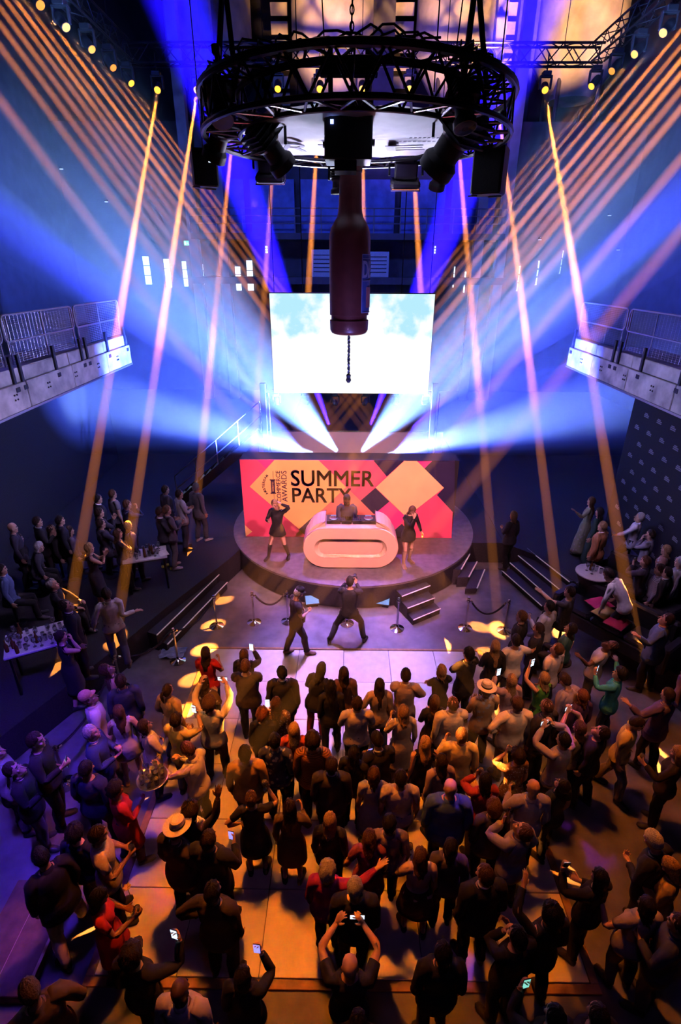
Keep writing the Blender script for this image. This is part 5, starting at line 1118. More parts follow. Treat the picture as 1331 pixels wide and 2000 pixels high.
def person(loc, rz, label, skin_='l', top=('tee', (.5, .5, .5)), bottom=('trousers', (.03, .03, .035)), shoes=(.03, .03, .03), hair=('short', 'dark'), hat=None, group='guests on the dance floor', seed=0, held=(), **P):
    rnd = np.random.RandomState(seed + 17); fem, g = P.get('fem', 0), P.get('g', 1.0)
    P.setdefault('h', (1.67 if fem else 1.80) + rnd.uniform(-.04, .04))
    G, X, R, sc, JS = pose(P)
    root = empty('person', loc, rz, label, 'person', group)
    SV = shape_fn(BV, fem, g)
    body = np_mesh('body', skin(SV, BW_, G, sc), BF, [SKIN[skin_], LIP[skin_], mat('brow_' + hair[1], HAIRC[hair[1]], .8)])
    body.polygons.foreach_set('material_index', (IS_LIP * 1 + IS_BROW * 2).astype(np.int32)); link_mesh('body', body, root)
    def garment(name, key, off, m, flare=None, extra=None):
        idx, f, rv, quads = region(key); b = SV[idx]; o = off(b) if callable(off) else np.full(len(b), off)
        wr = .004 * np.sin(b[:, 2] * 55 + b[:, 0] * 40 + rnd.uniform(0, 6)) * np.clip(o / .012, 0, 1.5)
        V = np.concatenate([b + BN[idx] * (o + wr)[:, None], b[rv] + BN[idx][rv] * .001]); W = np.concatenate([BW_[idx], BW_[idx][rv]]); polys = [tuple(t) for t in f] + quads
        VV = skin(V, W, G, sc)
        if extra:
            for (v2, f2, w2) in extra: k = len(VV); VV = np.concatenate([VV, skin(v2, w2, G, sc)]); polys += [tuple(i + k for i in q) for q in f2]
        me = np_mesh(name, VV, polys, m); return link_mesh(name, me, root)
    def band(z0, z1, r, m, cy, name, wb='chest'):
        n = 18; V = []
        for zz, rr_ in ((z0, r * 1.12), (z1, r), (z1 + .004, r - .008), (z0 + .01, r - .014)):
            a = np.linspace(0, 2 * PI, n, endpoint=False); V.append(np.stack([rr_ * np.cos(a), cy + rr_ * 1.02 * np.sin(a), np.full(n, zz) - .018 * np.sin(a)], 1))
        F = [(i * n + k, i * n + (k + 1) % n, (i + 1) * n + (k + 1) % n, (i + 1) * n + k) for i in range(3) for k in range(n)]; W = np.zeros((4 * n, NB)); W[:, BI[wb]] = .6; W[:, BI['neck']] = .4
        link_mesh(name, np_mesh(name, skin(np.concatenate(V), W, G, sc), F, m), root)
    kind, tc = top[0], top[1]; pat = top[2] if len(top) > 2 else None; tm = cloth_mat(tc, pat, .45 if kind == 'leather' else .85)
    # legs first
    bk, bc = bottom[0], bottom[1]
    if bk in ('trousers', 'shorts'):
        garment('trousers' if bk == 'trousers' else 'shorts', bk, lambda b: .011 + .012 * np.clip((.5 - b[:, 2]) / .4, 0, 1) + .006 * np.clip((.75 - b[:, 2]) / .2, 0, 1), cloth_mat(bc, bottom[2] if len(bottom) > 2 else None))
    elif bk == 'skirt':
        v, f, w = skirt_shape(1.05, bottom[3] if len(bottom) > 3 else .55, .35, off=.014); link_mesh('skirt', np_mesh('skirt', skin(shape_fn(v, fem, g), w, G, sc), f, cloth_mat(bc, bottom[2] if len(bottom) > 2 else None)), root)
    for n in 'rl':
        boot = bk in ('bare', 'skirt') and P.get('boots')
        idx, f, rv, quads = region(('boot_' if boot else 'shoe_') + n)
        garment('shoe', ('boot_' if boot else 'shoe_') + n, lambda b: .008 + .004 * (b[:, 2] < .03), mat('shoe_%.2f_%.2f_%.2f' % tuple(shoes), shoes, .45, 0, .1, 30))
    slv = {'tee': 'short', 'shirt': 'long', 'blazer': 'long', 'sweater': 'long', 'leather': 'long', 'tank': 'none', 'dress': 'short', 'slip': 'none', 'ldress': 'long', 'vest': 'none'}[kind]
    if P.get('slv'): slv = P['slv']
    off0 = {'tee': .013, 'shirt': .016, 'blazer': .024, 'sweater': .020, 'leather': .020, 'tank': .013, 'dress': .010, 'slip': .007, 'ldress': .011, 'vest': .018}[kind]
    def offs(b):
        arm = np.clip((np.abs(b[:, 0]) - .2) / .05, 0, 1); o = off0 * (1 - .25 * arm) + (.005 * np.clip((1.05 - b[:, 2]) / .15, 0, 1) * (1 - arm) if kind not in ('slip', 'dress', 'ldress') else 0)
        neck = np.clip((b[:, 2] - 1.44) / .035, 0, 1) * (1 - arm); return o * (1 - .6 * neck)
    ex = []
    if kind in ('blazer', 'leather', 'sweater', 'shirt', 'tee') and not P.get('tuck'):
        v, f, w = skirt_shape(.97, {'blazer': .76, 'leather': .86, 'sweater': .84, 'shirt': .80, 'tee': .83}[kind] + P.get('hem', 0), .04, off=off0 + .001, rows=4); ex.append((shape_fn(v, fem, g), f, w))
    if kind in ('dress', 'slip', 'ldress'):
        v, f, w = skirt_shape(1.04, P.get('hemz', .52), P.get('flare', .3), off=.012, rows=9); ex.append((shape_fn(v, fem, g), f, w))
    nm = {'tee': 'shirt', 'shirt': 'shirt', 'blazer': 'jacket', 'sweater': 'sweater', 'leather': 'jacket', 'tank': 'top', 'dress': 'dress', 'slip': 'dress', 'ldress': 'dress', 'vest': 'waistcoat'}[kind]
    garment(nm, slv, offs, tm, extra=ex)
    if kind in ('shirt', 'blazer', 'leather'): band(1.455, 1.50, .070, tm, -.018, 'collar')
    if P.get('inner'): band(1.47, 1.512, .066, cloth_mat(P['inner']), -.016, 'shirt_collar')
    # hair
    Hm = lambda p: (R['head'] @ (np.asarray(p) - JS['head']) + X['head']) * sc
    hk, hc = hair
    if hk != 'bald':
        th = {'short': .014, 'crop': .007, 'long': .018, 'bob': .018, 'pony': .010, 'bun': .011, 'curly': .042, 'quiff': .020}[hk]
        v, f = hair_shape({'pony': 'short', 'bun': 'short', 'quiff': 'short'}.get(hk, hk), P.get('hl', .26) if hk == 'long' else .10, rnd, th)
        W = np.zeros((len(v), NB)); k = np.clip((1.56 - v[:, 2]) / .16, 0, 1) * .85; W[:, BI['head']] = 1 - k; W[:, BI['chest']] = k
        v2 = v.copy(); v2[:, 0] *= (.97 if fem else 1)
        if hk == 'pony':
            t = MB().tube([(0, -.10, 1.70), (0, -.145, 1.70), (0, -.165, 1.64), (0, -.150, 1.55), (0, -.135, 1.46)], [.016, .022, .028, .024, .006], 10); k0 = len(v2); v2 = np.concatenate([v2, np.array(t.v)]); f = f + [tuple(i + k0 for i in q) for q in t.f]
            w3 = np.zeros((len(t.v), NB)); w3[:, BI['head']] = 1; W = np.concatenate([W, w3])
        if hk == 'bun':
            t = MB().lathe([(.004, -.035), (.025, -.026), (.036, 0), (.027, .024), (.004, .034)], 12, (0, -.09, 1.735)); k0 = len(v2); v2 = np.concatenate([v2, np.array(t.v)]); f = f + [tuple(i + k0 for i in q) for q in t.f]
            w3 = np.zeros((len(t.v), NB)); w3[:, BI['head']] = 1; W = np.concatenate([W, w3])
        hm = mat('hair_' + hc, HAIRC[hc], .55, 0, .35, 70, .5, spec=.25); link_mesh('hair', np_mesh('hair', skin(v2, W, G, sc), f, hm), root)
    Rh = Matrix([list(r) for r in R['head']])
    for s in (1, -1):
        for nm_, em in (('eye', EYE_ME),):
            o = link_mesh(nm_, em, root); p = Hm((s * .0305, 0.0765, 1.645)); o.matrix_local = Matrix.Translation(Vector(p)) @ (Rh @ Matrix.Rotation(-PI / 2, 3, 'X')).to_4x4() @ Matrix.Scale(sc, 4)
            i_ = link_mesh('iris', IRIS_ME, o)
    if hat:
        hkind, hcol = hat; b = MB(); hm = mat('hat_%s' % hkind + '%.2f' % hcol[0], hcol, .8, 0, .12, 60, .3)
        T = Matrix.Translation(Vector(Hm((0, -.008, 1.715)))) @ (Rh @ Matrix.Rotation(P.get('hat_tip', -.12), 3, 'X')).to_4x4() @ Matrix.Scale(sc, 4)
        ho = empty('hat', parent_loc(T)); ho.parent = root; ho.matrix_local = T
        if hkind == 'straw':
            MB().lathe([(.086, .0), (.150, -.004), (.168, .006), (.168, .012), (.150, .002), (.092, .010), (.088, .05), (.078, .092), (.058, .106), (.03, .100), (.0, .094)], 32, sx=.92, sy=1.08).build('brim_and_crown', hm, ho, True)
            MB().lathe([(.0935, .008), (.0915, .036), (.090, .036)], 32, sx=.92, sy=1.08).build('band', BLKP, ho, True)
        else:
            MB().lathe([(.086, -.02), (.090, .01), (.086, .045), (.066, .075), (.03, .090), (.0, .092)], 24, sx=.93, sy=1.1).build('crown', hm, ho, True)
            MB().add([(x * .075, .085 + (1 - x * x) * .075, -.012 - .012 * x * x + dz) for dz in (0, .006) for x in (-1, -.6, -.2, .2, .6, 1)] + [(x * .08, .06, -.008 + dz) for dz in (0, .006) for x in (-1, -.6, -.2, .2, .6, 1)], [(i, i + 1, 12 + i + 1, 12 + i) for i in range(5)] + [(6 + i, 18 + i, 18 + i + 1, 6 + i + 1) for i in range(5)] + [(i, 6 + i, 7 + i, i + 1) for i in range(5)]).build('peak', hm, ho)
    # things in the hands stay things of their own
    Mw = Matrix.Translation(Vector(loc)) @ Matrix.Rotation(rz, 4, 'Z')
    for it in held:
        k, n, lab = it[0], it[1], it[2]
        gp = Mw @ Vector(X['grip_' + n] * sc); d = Mw.to_3x3() @ Vector(X['gdir_' + n]); nn = Mw.to_3x3() @ Vector(X['gnor_' + n])
        hold(k, gp, d, nn, lab, Mw.to_3x3() @ Vector((0, 1, 0)), it[3] if len(it) > 3 else None)
    return root, X, sc
def parent_loc(T): return T.to_translation()
SCRW = mat('phone_screen_white', (.7, .8, .9), .2, 0, .25, 60, emit=(.65, .80, 1), estr=1.5)
SCRB = mat('phone_screen_blue', (.2, .3, .8), .2, 0, .5, 90, emit=(.35, .30, .95), estr=1.3)
SCRT = mat('phone_screen_teal', (.2, .7, .6), .2, 0, .5, 90, emit=(.25, .75, .62), estr=1.0)
def hold(k, gp, d, nn, lab, fwd, opt):
    up = Vector((0, 0, 1))
    if k in ('phone', 'phone_wide'):
        # screen faces back to the holder
        y = d.normalized() if k == 'phone' else None; z = -fwd
        z = (opt if opt is not None and not isinstance(opt, str) else z); z = Vector(z).normalized(); y = (up - z * up.dot(z)).normalized(); x = y.cross(z)
        o = empty('phone', gp, 0, lab, 'phone', 'phones held by guests'); o.matrix_world = Matrix.Translation(gp) @ Matrix((x, y, z)).transposed().to_4x4()
        w_, h_ = (.076, .156) if k == 'phone' else (.156, .076)
        MB().box((0, 0, 0), (w_, h_, .009), bev=.003).build('case', BLKP, o)
        MB().box((0, 0, .0055), (w_ - .006, h_ - .010, .002)).build('display', {'b': SCRB, 't': SCRT}.get(opt, SCRW) if isinstance(opt, str) else SCRW, o)
        MB().lathe([(.009, -.008), (.009, -.004)], 10, (w_ * .28, h_ * .38, 0)).build('camera_lens', DKL, o)
    elif k in ('glass', 'wine'):
        o = link_mesh('drinking_glass', GMESH[0 if k == 'wine' else 1], None, gp - up * (.10 if k == 'wine' else .06)); tag(o, lab, 'glass', 'glasses held by guests')
        MB().lathe([(.022, .10), (.034, .128), (.036, .15)], 12).build('drink', mat('golden_drink', (.55, .38, .12), .1, 0, 0, trans=.3), o) if k == 'wine' else MB().lathe([(.026, .006), (.031, .085)], 10).build('drink', mat('golden_drink', (.55, .38, .12), .1, 0, 0, trans=.3), o)
    elif k == 'bottle':
        o = link_mesh('beer_bottle', BMESH, None, gp - up * .09); tag(o, lab, 'bottle', 'bottles held by guests')
    elif k == 'camera':
        o = empty('camera', gp + fwd * .04, 0, lab, 'camera'); z = fwd; x = up.cross(-z).normalized(); o.matrix_world = Matrix.Translation(gp + fwd * .05) @ Matrix((x, z, up)).transposed().to_4x4()
        MB().box((0, 0, 0), (.14, .06, .10), bev=.012).box((0, 0, .06), (.06, .05, .03), bev=.008).build('body', BLKP, o); MB().lathe([(.036, .0), (.036, .09), (.04, .10), (.04, .13), (.03, .135)], 16, (0, .03, 0), Matrix.Rotation(-PI / 2, 3, 'X')).build('lens', BLKP, o, True)
    elif k == 'bag':
        o = empty('handbag', gp - up * .02, 0, lab, 'bag', 'bags held by guests'); MB().box((0, 0, -.13), (.10, .26, .18), bev=.03).build('body', mat('black_bag', (.015, .014, .016), .5, 0, .1), o); MB().tube([(0, -.08, -.05), (0, -.05, .0), (0, .05, .0), (0, .08, -.05)], .008, 6).build('handle', BLKP, o)
    elif k == 'paper':
        o = MB().box((0, 0, 0), (.14, .20, .003)).build('paper_sheet', mat('paper_white', (.8, .8, .8), .8)); o.location = gp + up * .02; o.rotation_euler = (.5, .3, .4); tag(o, lab, 'paper')
# ------------------------------------------------------------------ the crowd: head pixel gives the spot on the floor each one stands on
NP = [0]
GR = ['guests on the dance floor']; ZF = [0.0]
def p(hx, hy, rz, label, **k):
    NP[0] += 1; k.setdefault('seed', NP[0]); rnd = np.random.RandomState(k['seed'] + 17)
    k.setdefault('h', (1.66 if k.get('fem') else 1.79) + rnd.uniform(-.03, .03))
    if 'feet' not in k and not k.get('sit'):
        r2 = random.Random(NP[0]); a = r2.uniform(-.09, .11); k['feet'] = ((.09 + r2.uniform(0, .04), a), (-.09 - r2.uniform(0, .04), -a * .7))
    G, X, R, sc, JS = pose(k); c = (X['head'] + R['head'] @ np.array([0, 0, .10])) * sc; z = k.pop('z', ZF[0])
    w_ = atz(hx, hy, z + float(c[2])); o = Matrix.Rotation(rz, 3, 'Z') @ Vector((c[0], c[1], 0))
    if k.get('sit'):
        b = Vector(((X['pelvis'] * sc).tolist())); b = Matrix.Rotation(rz, 3, 'Z') @ b; hs = k['sit'] - .01
        st = empty('stool', (w_.x - o.x + b.x, w_.y - o.y + b.y, z), 0, ' '.join(('black round stool under the ' + label).split()[:16]), 'stool', 'stools under seated guests')
        MB().lathe([(.16, hs - .07), (.18, hs - .05), (.18, hs - .01), (.16, hs)], 20).build('seat', SOFA, st, True); MB().tube([(0, 0, .02), (0, 0, hs - .06)], .03, 8).build('column', BLK, st); MB().lathe([(.17, 0), (.17, .012), (.04, .03)], 20).build('base', BLK, st)
    return person((w_.x - o.x, w_.y - o.y, z + .026 if (abs(w_.x) < 3.0 and 3.3 < w_.y - o.y < 9.3 and z == 0) else z + .003), rz, label, group=GR[0], **k)
Wh, Li, Gy, Bk, Nv, Rd, Tn = (.72, .70, .70), (.50, .46, .58), (.20, .20, .22), (.016, .015, .018), (.025, .03, .08), (.55, .02, .03), (.42, .30, .18)
JE = ('trousers', (.04, .06, .14)); BT = ('trousers', Bk); KH = ('trousers', (.42, .34, .22)); GT = ('trousers', (.12, .12, .13)); BARE = ('bare', Bk)
# front rows by the pale tiles
p(402, 1277, -.1, 'woman in red top with long dark hair by the amber floor spots', fem=1, top=('tee', Rd), bottom=BT, hair=('long', 'dark'), arm_r='drink', arm_l='low')
p(477, 1281, -.1, 'woman with brown hair and dark jacket holding a lit phone, by the front tile edge', fem=1, top=('blazer', Bk), hair=('long', 'brown'), hl=.14, arm_r='phone', arm_l='low', held=(('phone', 'r', 'lit white phone held by the woman at the front tile edge'),))
p(480, 1303, .05, 'person in a wide dark sweater behind the woman with the phone', top=('sweater', (.03, .022, .03)), bottom=BT, hair=('short', 'brown'), g=1.1, arm_r='cross', arm_l='cross')
p(551, 1316, .05, 'man in black suit standing alone before the bare front tiles', top=('blazer', Bk), bottom=BT, hair=('short', 'black'), inner=Wh, turn=.35, g=1.08)
p(628, 1308, -.35, 'woman in black jacket and red tights bending sideways to talk', fem=1, top=('leather', Bk), bottom=('trousers', (.28, .03, .05)), hair=('long', 'black'), hl=.18, lean=.22, nod=.25, side=.15, arm_r='low', arm_l='low', hem=-.08)
p(647, 1343, .1, 'woman with very long black hair, in black, in front of the red tights', fem=1, top=('shirt', Bk), bottom=BT, hair=('long', 'black'), hl=.34)
p(672, 1317, .1, 'woman with thick dark hair in brown jacket, beside the bending woman', fem=1, top=('blazer', (.12, .06, .035)), bottom=BT, hair=('long', 'dark'), hl=.20)
p(742, 1340, .05, 'woman in tan blazer with long dark straight hair and jeans', fem=1, top=('blazer', Tn), bottom=JE, hair=('long', 'dark'), hl=.36, arm_l='loose')
p(793, 1321, -.05, 'man in beige jacket with a dark coat over one arm', top=('blazer', (.40, .30, .24)), bottom=GT, hair=('short', 'dark'), inner=Wh, arm_l='cross', arm_r='waist', nod=.2)
p(863, 1312, .25, 'woman in black tee with light brown short hair and folded arms', fem=1, top=('tee', Bk), bottom=BT, hair=('bob', 'fair'), arm_r='cross', arm_l='cross')
p(916, 1278, .5, 'man in black suit with folded arms at the end of the front row', top=('blazer', Bk), bottom=BT, hair=('quiff', 'black'), arm_r='cross', arm_l='cross', nod=-.1)
p(968, 1264, .15, 'blond woman in black beside an amber floor spot', fem=1, top=('sweater', Bk), bottom=BT, hair=('long', 'fair'), hl=.34, arm_l='low')
p(399, 1335, -.2, 'dark haired woman in patterned jacket between the red top and the raised arms', fem=1, top=('blazer', (.09, .06, .04), 'floral'), bottom=BT, hair=('long', 'dark'), hl=.16, arm_l='low', arm_r='low')
p(409, 1377, -.05, 'man in pale sweater filming with both arms raised high', top=('sweater', (.62, .54, .42)), bottom=BT, hair=('curly', 'brown'), arm_r='both_up', arm_l='both_up', at_r=(.02, .30, .38), at_l=(.02, .30, .38), g=1.05, feet=((.13, .05), (-.13, -.03)), held=(('phone_wide', 'r', 'small phone held up in both hands by the man in pale sweater'),))
p(328, 1350, -.4, 'woman in long beige coat with bag strap and dark ponytail', fem=1, top=('blazer', (.45, .32, .17)), bottom=BT, hair=('pony', 'dark'), hem=-.28, arm_l='loose', held=(('bag', 'l', 'black handbag of the woman in beige coat'),))
p(345, 1408, -.35, 'man in bright yellow lit shirt filming with a phone at face height', top=('tee', (.72, .60, .22)), bottom=GT, hair=('short', 'dark'), arm_r='phone', arm_l='low', held=(('phone', 'r', 'lit phone held by the man in yellow lit shirt'),))  # yellow beam light put into the shirt colour
p(367, 1466, 1.15, 'waiter in white shirt stretching an arm under a round tray', top=('shirt', Wh), bottom=BT, hair=('short', 'brown'), tuck=1, arm_l='carry', arm_r='side', at_l=(.02, .46, -.04), at_r=(-.05, .40, -.20), nod=.3, lean=.12)
p(282, 1420, -.75, 'woman in cream blouse with dark bob holding a wine glass', fem=1, top=('shirt', (.66, .58, .48)), bottom=BT, hair=('bob', 'dark'), tuck=1, arm_r='drink', arm_l='waist', nod=-.25, held=(('wine', 'r', 'wine glass of the woman in cream blouse'),))
p(232, 1390, .35, 'woman in short white dress with long brown hair and bare legs', fem=1, top=('slip', (.68, .62, .54)), bottom=BARE, hair=('long', 'brown'), hl=.30, hemz=.62, flare=.12, arm_r='loose', arm_l='low', turn=.3, shoes=(.45, .3, .2), held=(('bag', 'r', 'small black bag held by the woman in white dress'),))
p(171, 1364, -.95, 'man in white jacket with peach cap looking up at the stage', top=('blazer', (.68, .62, .58)), bottom=KH, hair=('crop', 'brown'), hat=('cap', (.62, .30, .20)), nod=-.35)
p(177, 1430, -1.3, 'grey haired man in navy bomber jacket and white shirt, hands together', top=('blazer', (.03, .05, .13)), bottom=KH, hair=('short', 'grey'), inner=(.6, .5, .4), arm_r='low', arm_l='low', nod=-.15, g=1.1)
p(168, 1501, -.2, 'man in navy jacket with orange trim at the shoulder, back turned', top=('sweater', (.018, .02, .05)), bottom=BT, hair=('short', 'black'), g=1.12)
p(226, 1541, -.8, 'dark haired woman in long red coat, body turned to the stage', fem=1, top=('ldress', (.52, .02, .02)), bottom=BT, hair=('curly', 'black'), hemz=.48, flare=.1, skin_='t', arm_r='low', arm_l='down', g=1.1, shoes=(.30, .20, .12))
p(346, 1623, -.5, 'person in dark coat under a white straw hat with black band', top=('blazer', (.05, .035, .03)), bottom=BT, hair=('short', 'dark'), hat=('straw', (.74, .66, .52)), hat_tip=.25, nod=.35, g=1.1, arm_r='low')
p(373, 1586, -.3, 'person with brown hair raising a dark sleeved arm beside the straw hat', top=('shirt', (.03, .025, .03)), bottom=BT, hair=('curly', 'dark'), arm_r='up', at_r=(.16, .12, .46), skin_='d')
p(24, 1503, -1.25, 'man in black jacket looking up beside the rope end, folded paper in hand', top=('blazer', Bk), bottom=GT, hair=('short', 'dark'), nod=-.45, arm_r='drink', arm_l='drink', held=(('phone', 'r', 'dark phone held by the man looking up by the rope end'),))
p(-12, 1470, -1.0, 'person in grey jacket cut by the picture edge beside the man in black', top=('blazer', (.32, .30, .32)), bottom=GT, hair=('short', 'grey'), nod=-.2)
p(147, 1627, -.1, 'person with a large mass of dark curls in navy top', fem=1, top=('sweater', (.015, .016, .04)), bottom=BT, hair=('curly', 'black'), g=1.1)
p(192, 1632, -1.1, 'man in pale dotted shirt with light scarf, hands clasped', top=('shirt', (.58, .46, .38), 'dots'), bottom=BT, hair=('short', 'dark'), arm_r='drink', arm_l='low', skin_='m', nod=.1, slv='short', held=(('wine', 'r', 'glass held low by the man in dotted shirt'),))
p(80, 1674, .9, 'man in black jacket and pale trousers striding on the near corner, lit amber', top=('blazer', Bk), bottom=('trousers', (.62, .50, .22)), hair=('short', 'black'), feet=((.22, .20), (-.20, -.22)), lean=.15, nod=.3, g=1.12)  # amber light is coloured into the pale trousers
p(195, 1754, -1.15, 'woman in red dress with dark hair holding a glass and a flower', fem=1, top=('dress', (.62, .03, .04)), bottom=BARE, hair=('long', 'black'), hl=.16, skin_='t', arm_r='drink', arm_l='low', at_r=(-.02, .34, -.22), nod=.2, held=(('glass', 'r', 'tumbler held by the woman in red dress'),))
p(258, 1866, -.25, 'person with dark curls and cap brim raising a bright phone, shoulders in black', top=('sweater', Bk), bottom=BT, hair=('curly', 'dark'), arm_r='phone', at_r=(.16, .30, .12), hat=('cap', (.02, .02, .03)), held=(('phone', 'r', 'white screen phone raised by the person with dark curls'),))
p(351, 1937, -.1, 'bald dark skinned man in lilac shirt', top=('shirt', (.46, .42, .60)), bottom=GT, hair=('bald', 'black'), skin_='d', g=1.1)
p(58, 1936, .8, 'person in brown jacket with rumpled hood, amber light on one sleeve', top=('blazer', (.20, .13, .07)), bottom=GT, hair=('short', 'fair'), nod=.4, g=1.15, arm_r='loose')
p(408, 1642, -.2, 'man in dark suit checking a small lit camera screen', top=('blazer', (.018, .017, .022)), bottom=BT, hair=('short', 'dark'), arm_r='drink', arm_l='loose', g=1.1, held=(('phone', 'r', 'dim phone of the man in dark suit over the near tiles', 'b'),))
p(416, 1744, -.15, 'dark clothed person with brown waist bag on the near orange tiles', top=('shirt', (.035, .024, .015)), bottom=BT, hair=('short', 'black'), arm_l='hip', g=1.12)
# middle
p(575, 1427, .0, 'blond woman with long straight hair in orange red top', fem=1, top=('tee', (.62, .10, .06)), bottom=BT, hair=('long', 'blond'), hl=.26)
p(513, 1398, .05, 'woman with reddish curls in black, beside the sequin top', fem=1, top=('sweater', Bk), bottom=BT, hair=('curly', 'auburn'), arm_r='phone', held=(('phone', 'r', 'phone held by the woman with reddish curls'),))
p(540, 1377, -.05, 'woman in brown sequin top with brown hair, in front of the lone black suit', fem=1, top=('tee', (.17, .09, .05), 'dots'), bottom=BT, hair=('long', 'brown'), hl=.14)
p(537, 1449, -.05, 'dark haired person in floral navy shirt before the orange red top', top=('shirt', (.05, .06, .14), 'floral'), bottom=BT, hair=('short', 'black'))
p(479, 1474, .1, 'man with spiky black hair in mustard sweater', top=('sweater', (.50, .33, .11)), bottom=GT, hair=('quiff', 'black'), g=1.12)
p(611, 1449, .0, 'man in orange and brown striped sweater', top=('sweater', (.46, .20, .07), 'stripe'), bottom=BT, hair=('curly', 'dark'), g=1.08)
p(698, 1376, .05, 'man in lilac white shirt and black trousers, hands before him', top=('shirt', Li), bottom=BT, tuck=1, hair=('short', 'dark'), arm_r='low', arm_l='low', g=1.12)
p(789, 1392, .15, 'woman with wavy blond hair in long cream dress', fem=1, top=('ldress', (.64, .52, .36)), bottom=BARE, hair=('long', 'fair'), hl=.16, hemz=.35, flare=.18, arm_l='drink')
p(850, 1373, .05, 'woman with wavy brown hair in long black dress', fem=1, top=('ldress', (.03, .022, .02)), bottom=BARE, hair=('long', 'brown'), hl=.16, hemz=.35, flare=.2, arm_l='low')
p(885, 1377, .1, 'man in white shirt lit yellow with a short fair haircut', top=('shirt', (.74, .68, .54)), bottom=GT, hair=('crop', 'brown'), g=1.15, arm_r='chin')  # white cloth tinted with the warm light falling on it
p(902, 1439, -.05, 'man in bright yellow lit shirt with white collar, near the middle right', top=('shirt', (.78, .66, .25)), bottom=GT, hair=('short', 'brown'), g=1.1, arm_l='drink')  # shirt colour itself carries the yellow of the beam light
p(950, 1349, .15, 'man in white straw hat and floral shirt at the tile edge', top=('shirt', (.42, .30, .16), 'floral'), bottom=BT, hair=('short', 'grey'), hat=('straw', (.78, .70, .56)), arm_l='low', arm_r='low')
p(737, 1447, .35, 'man with dark hair in black waistcoat looking at his phone', top=('blazer', Bk), bottom=BT, hair=('short', 'black'), nod=.4, lean=.1, arm_l='low', arm_r='low', inner=Wh, held=(('phone', 'l', 'phone held low by the man in black beside long black hair', 'b'),))
p(692, 1473, -.3, 'woman with long black hair in black blouse, watching the phone screen', fem=1, top=('sweater', Bk), bottom=BT, hair=('long', 'black'), hl=.22, arm_r='drink')
p(831, 1454, .1, 'woman in black dress with long fair hair lit orange', fem=1, top=('slip', Bk), bottom=BARE, hair=('long', 'blond'), hl=.28, hemz=.6, arm_r='loose')
p(863, 1489, .25, 'woman with long dark hair in mauve blouse before the yellow shirt', fem=1, top=('shirt', (.32, .24, .30)), bottom=BT, hair=('long', 'dark'), hl=.26, turn=.3)
p(731, 1515, .0, 'person with brown hair in pale blue grey dress', fem=1, top=('dress', (.46, .46, .56)), bottom=BARE, hair=('bob', 'brown'), hemz=.45)
p(783, 1522, .0, 'man with black hair in lilac white short sleeved shirt', top=('tee', Li), bottom=GT, hair=('short', 'black'), g=1.12, tuck=0)
p(880, 1542, -.05, 'large bald man in royal blue jacket', top=('blazer', (.04, .09, .34)), bottom=BT, hair=('bald', 'grey'), g=1.22, h=1.86, skin_='l')
p(948, 1526, .2, 'woman in red sweater drinking, dark hair', fem=1, top=('sweater', (.36, .04, .04)), bottom=BT, hair=('long', 'black'), hl=.14, arm_l='mouth', arm_r='low', held=(('glass', 'l', 'tumbler at the lips of the woman in red sweater'),))
p(965, 1580, .05, 'woman with ruffled brown hair in black jacket with grey shoulders', fem=1, top=('blazer', (.05, .045, .055)), bottom=BT, hair=('curly', 'brown'), g=1.1)
p(881, 1657, -.1, 'woman with dark bob in grey blouse behind the royal blue jacket', fem=1, top=('sweater', (.07, .06, .07)), bottom=BT, hair=('bob', 'black'), g=1.08)
p(822, 1675, .0, 'woman with brown hair in pale pink off shoulder top holding a drink', fem=1, top=('tee', (.50, .38, .44)), bottom=('skirt', (.05, .03, .03), None, .5), hair=('long', 'brown'), hl=.18, arm_l='drink', tuck=1, held=(('wine', 'l', 'wine glass of the woman in pale pink top'),))
p(948, 1711, .15, 'man in black blazer with white collar showing', top=('blazer', Bk), bottom=BT, hair=('short', 'brown'), inner=Wh, turn=.4, g=1.12)
p(1042, 1542, .05, 'bald man in lilac blue shirt with drink, middle of the near crowd', top=('shirt', (.34, .32, .52)), bottom=BT, hair=('bald', 'grey'), g=1.12, arm_l='drink', held=(('glass', 'l', 'tumbler of the bald man in lilac blue shirt'),))
p(761, 1610, .0, 'dark haired person in purple grey shirt among the near crowd', top=('shirt', (.20, .16, .24)), bottom=BT, hair=('short', 'black'))
p(1024, 1627, .5, 'man in light blue jacket tipping his head back to drink', top=('blazer', (.26, .26, .44)), bottom=BT, hair=('short', 'brown'), nod=-.5, arm_l='mouth', arm_r='loose', held=(('bottle', 'l', 'beer bottle at the lips of the man in light blue jacket'),))
p(491, 1562, .1, 'woman in black dress with hair bun raising a glass', fem=1, top=('dress', Bk), bottom=BARE, hair=('bun', 'brown'), hemz=.5, arm_r='phone', at_r=(.06, .28, .06), arm_l='hip', held=(('wine', 'r', 'raised wine glass of the woman in black dress with bun'),))
p(566, 1579, .0, 'woman in olive brown dress with long dark hair and bare calves', fem=1, top=('ldress', (.13, .085, .04)), bottom=BARE, hair=('long', 'dark'), hl=.30, hemz=.48, flare=.2, arm_r='drink')
p(645, 1605, -.1, 'woman with full light brown hair in black blouse', fem=1, top=('shirt', Bk), bottom=BT, hair=('long', 'fair'), hl=.16)
p(648, 1497, .0, 'man in dark grey jacket with brown hair behind the striped sweater', top=('blazer', (.045, .04, .045)), bottom=BT, hair=('short', 'dark'), inner=(.6, .55, .5), g=1.1)
p(722, 1639, .0, 'woman with brown hair in wine pink dress', fem=1, top=('dress', (.26, .06, .14)), bottom=BARE, hair=('long', 'brown'), hl=.15, arm_l='loose')
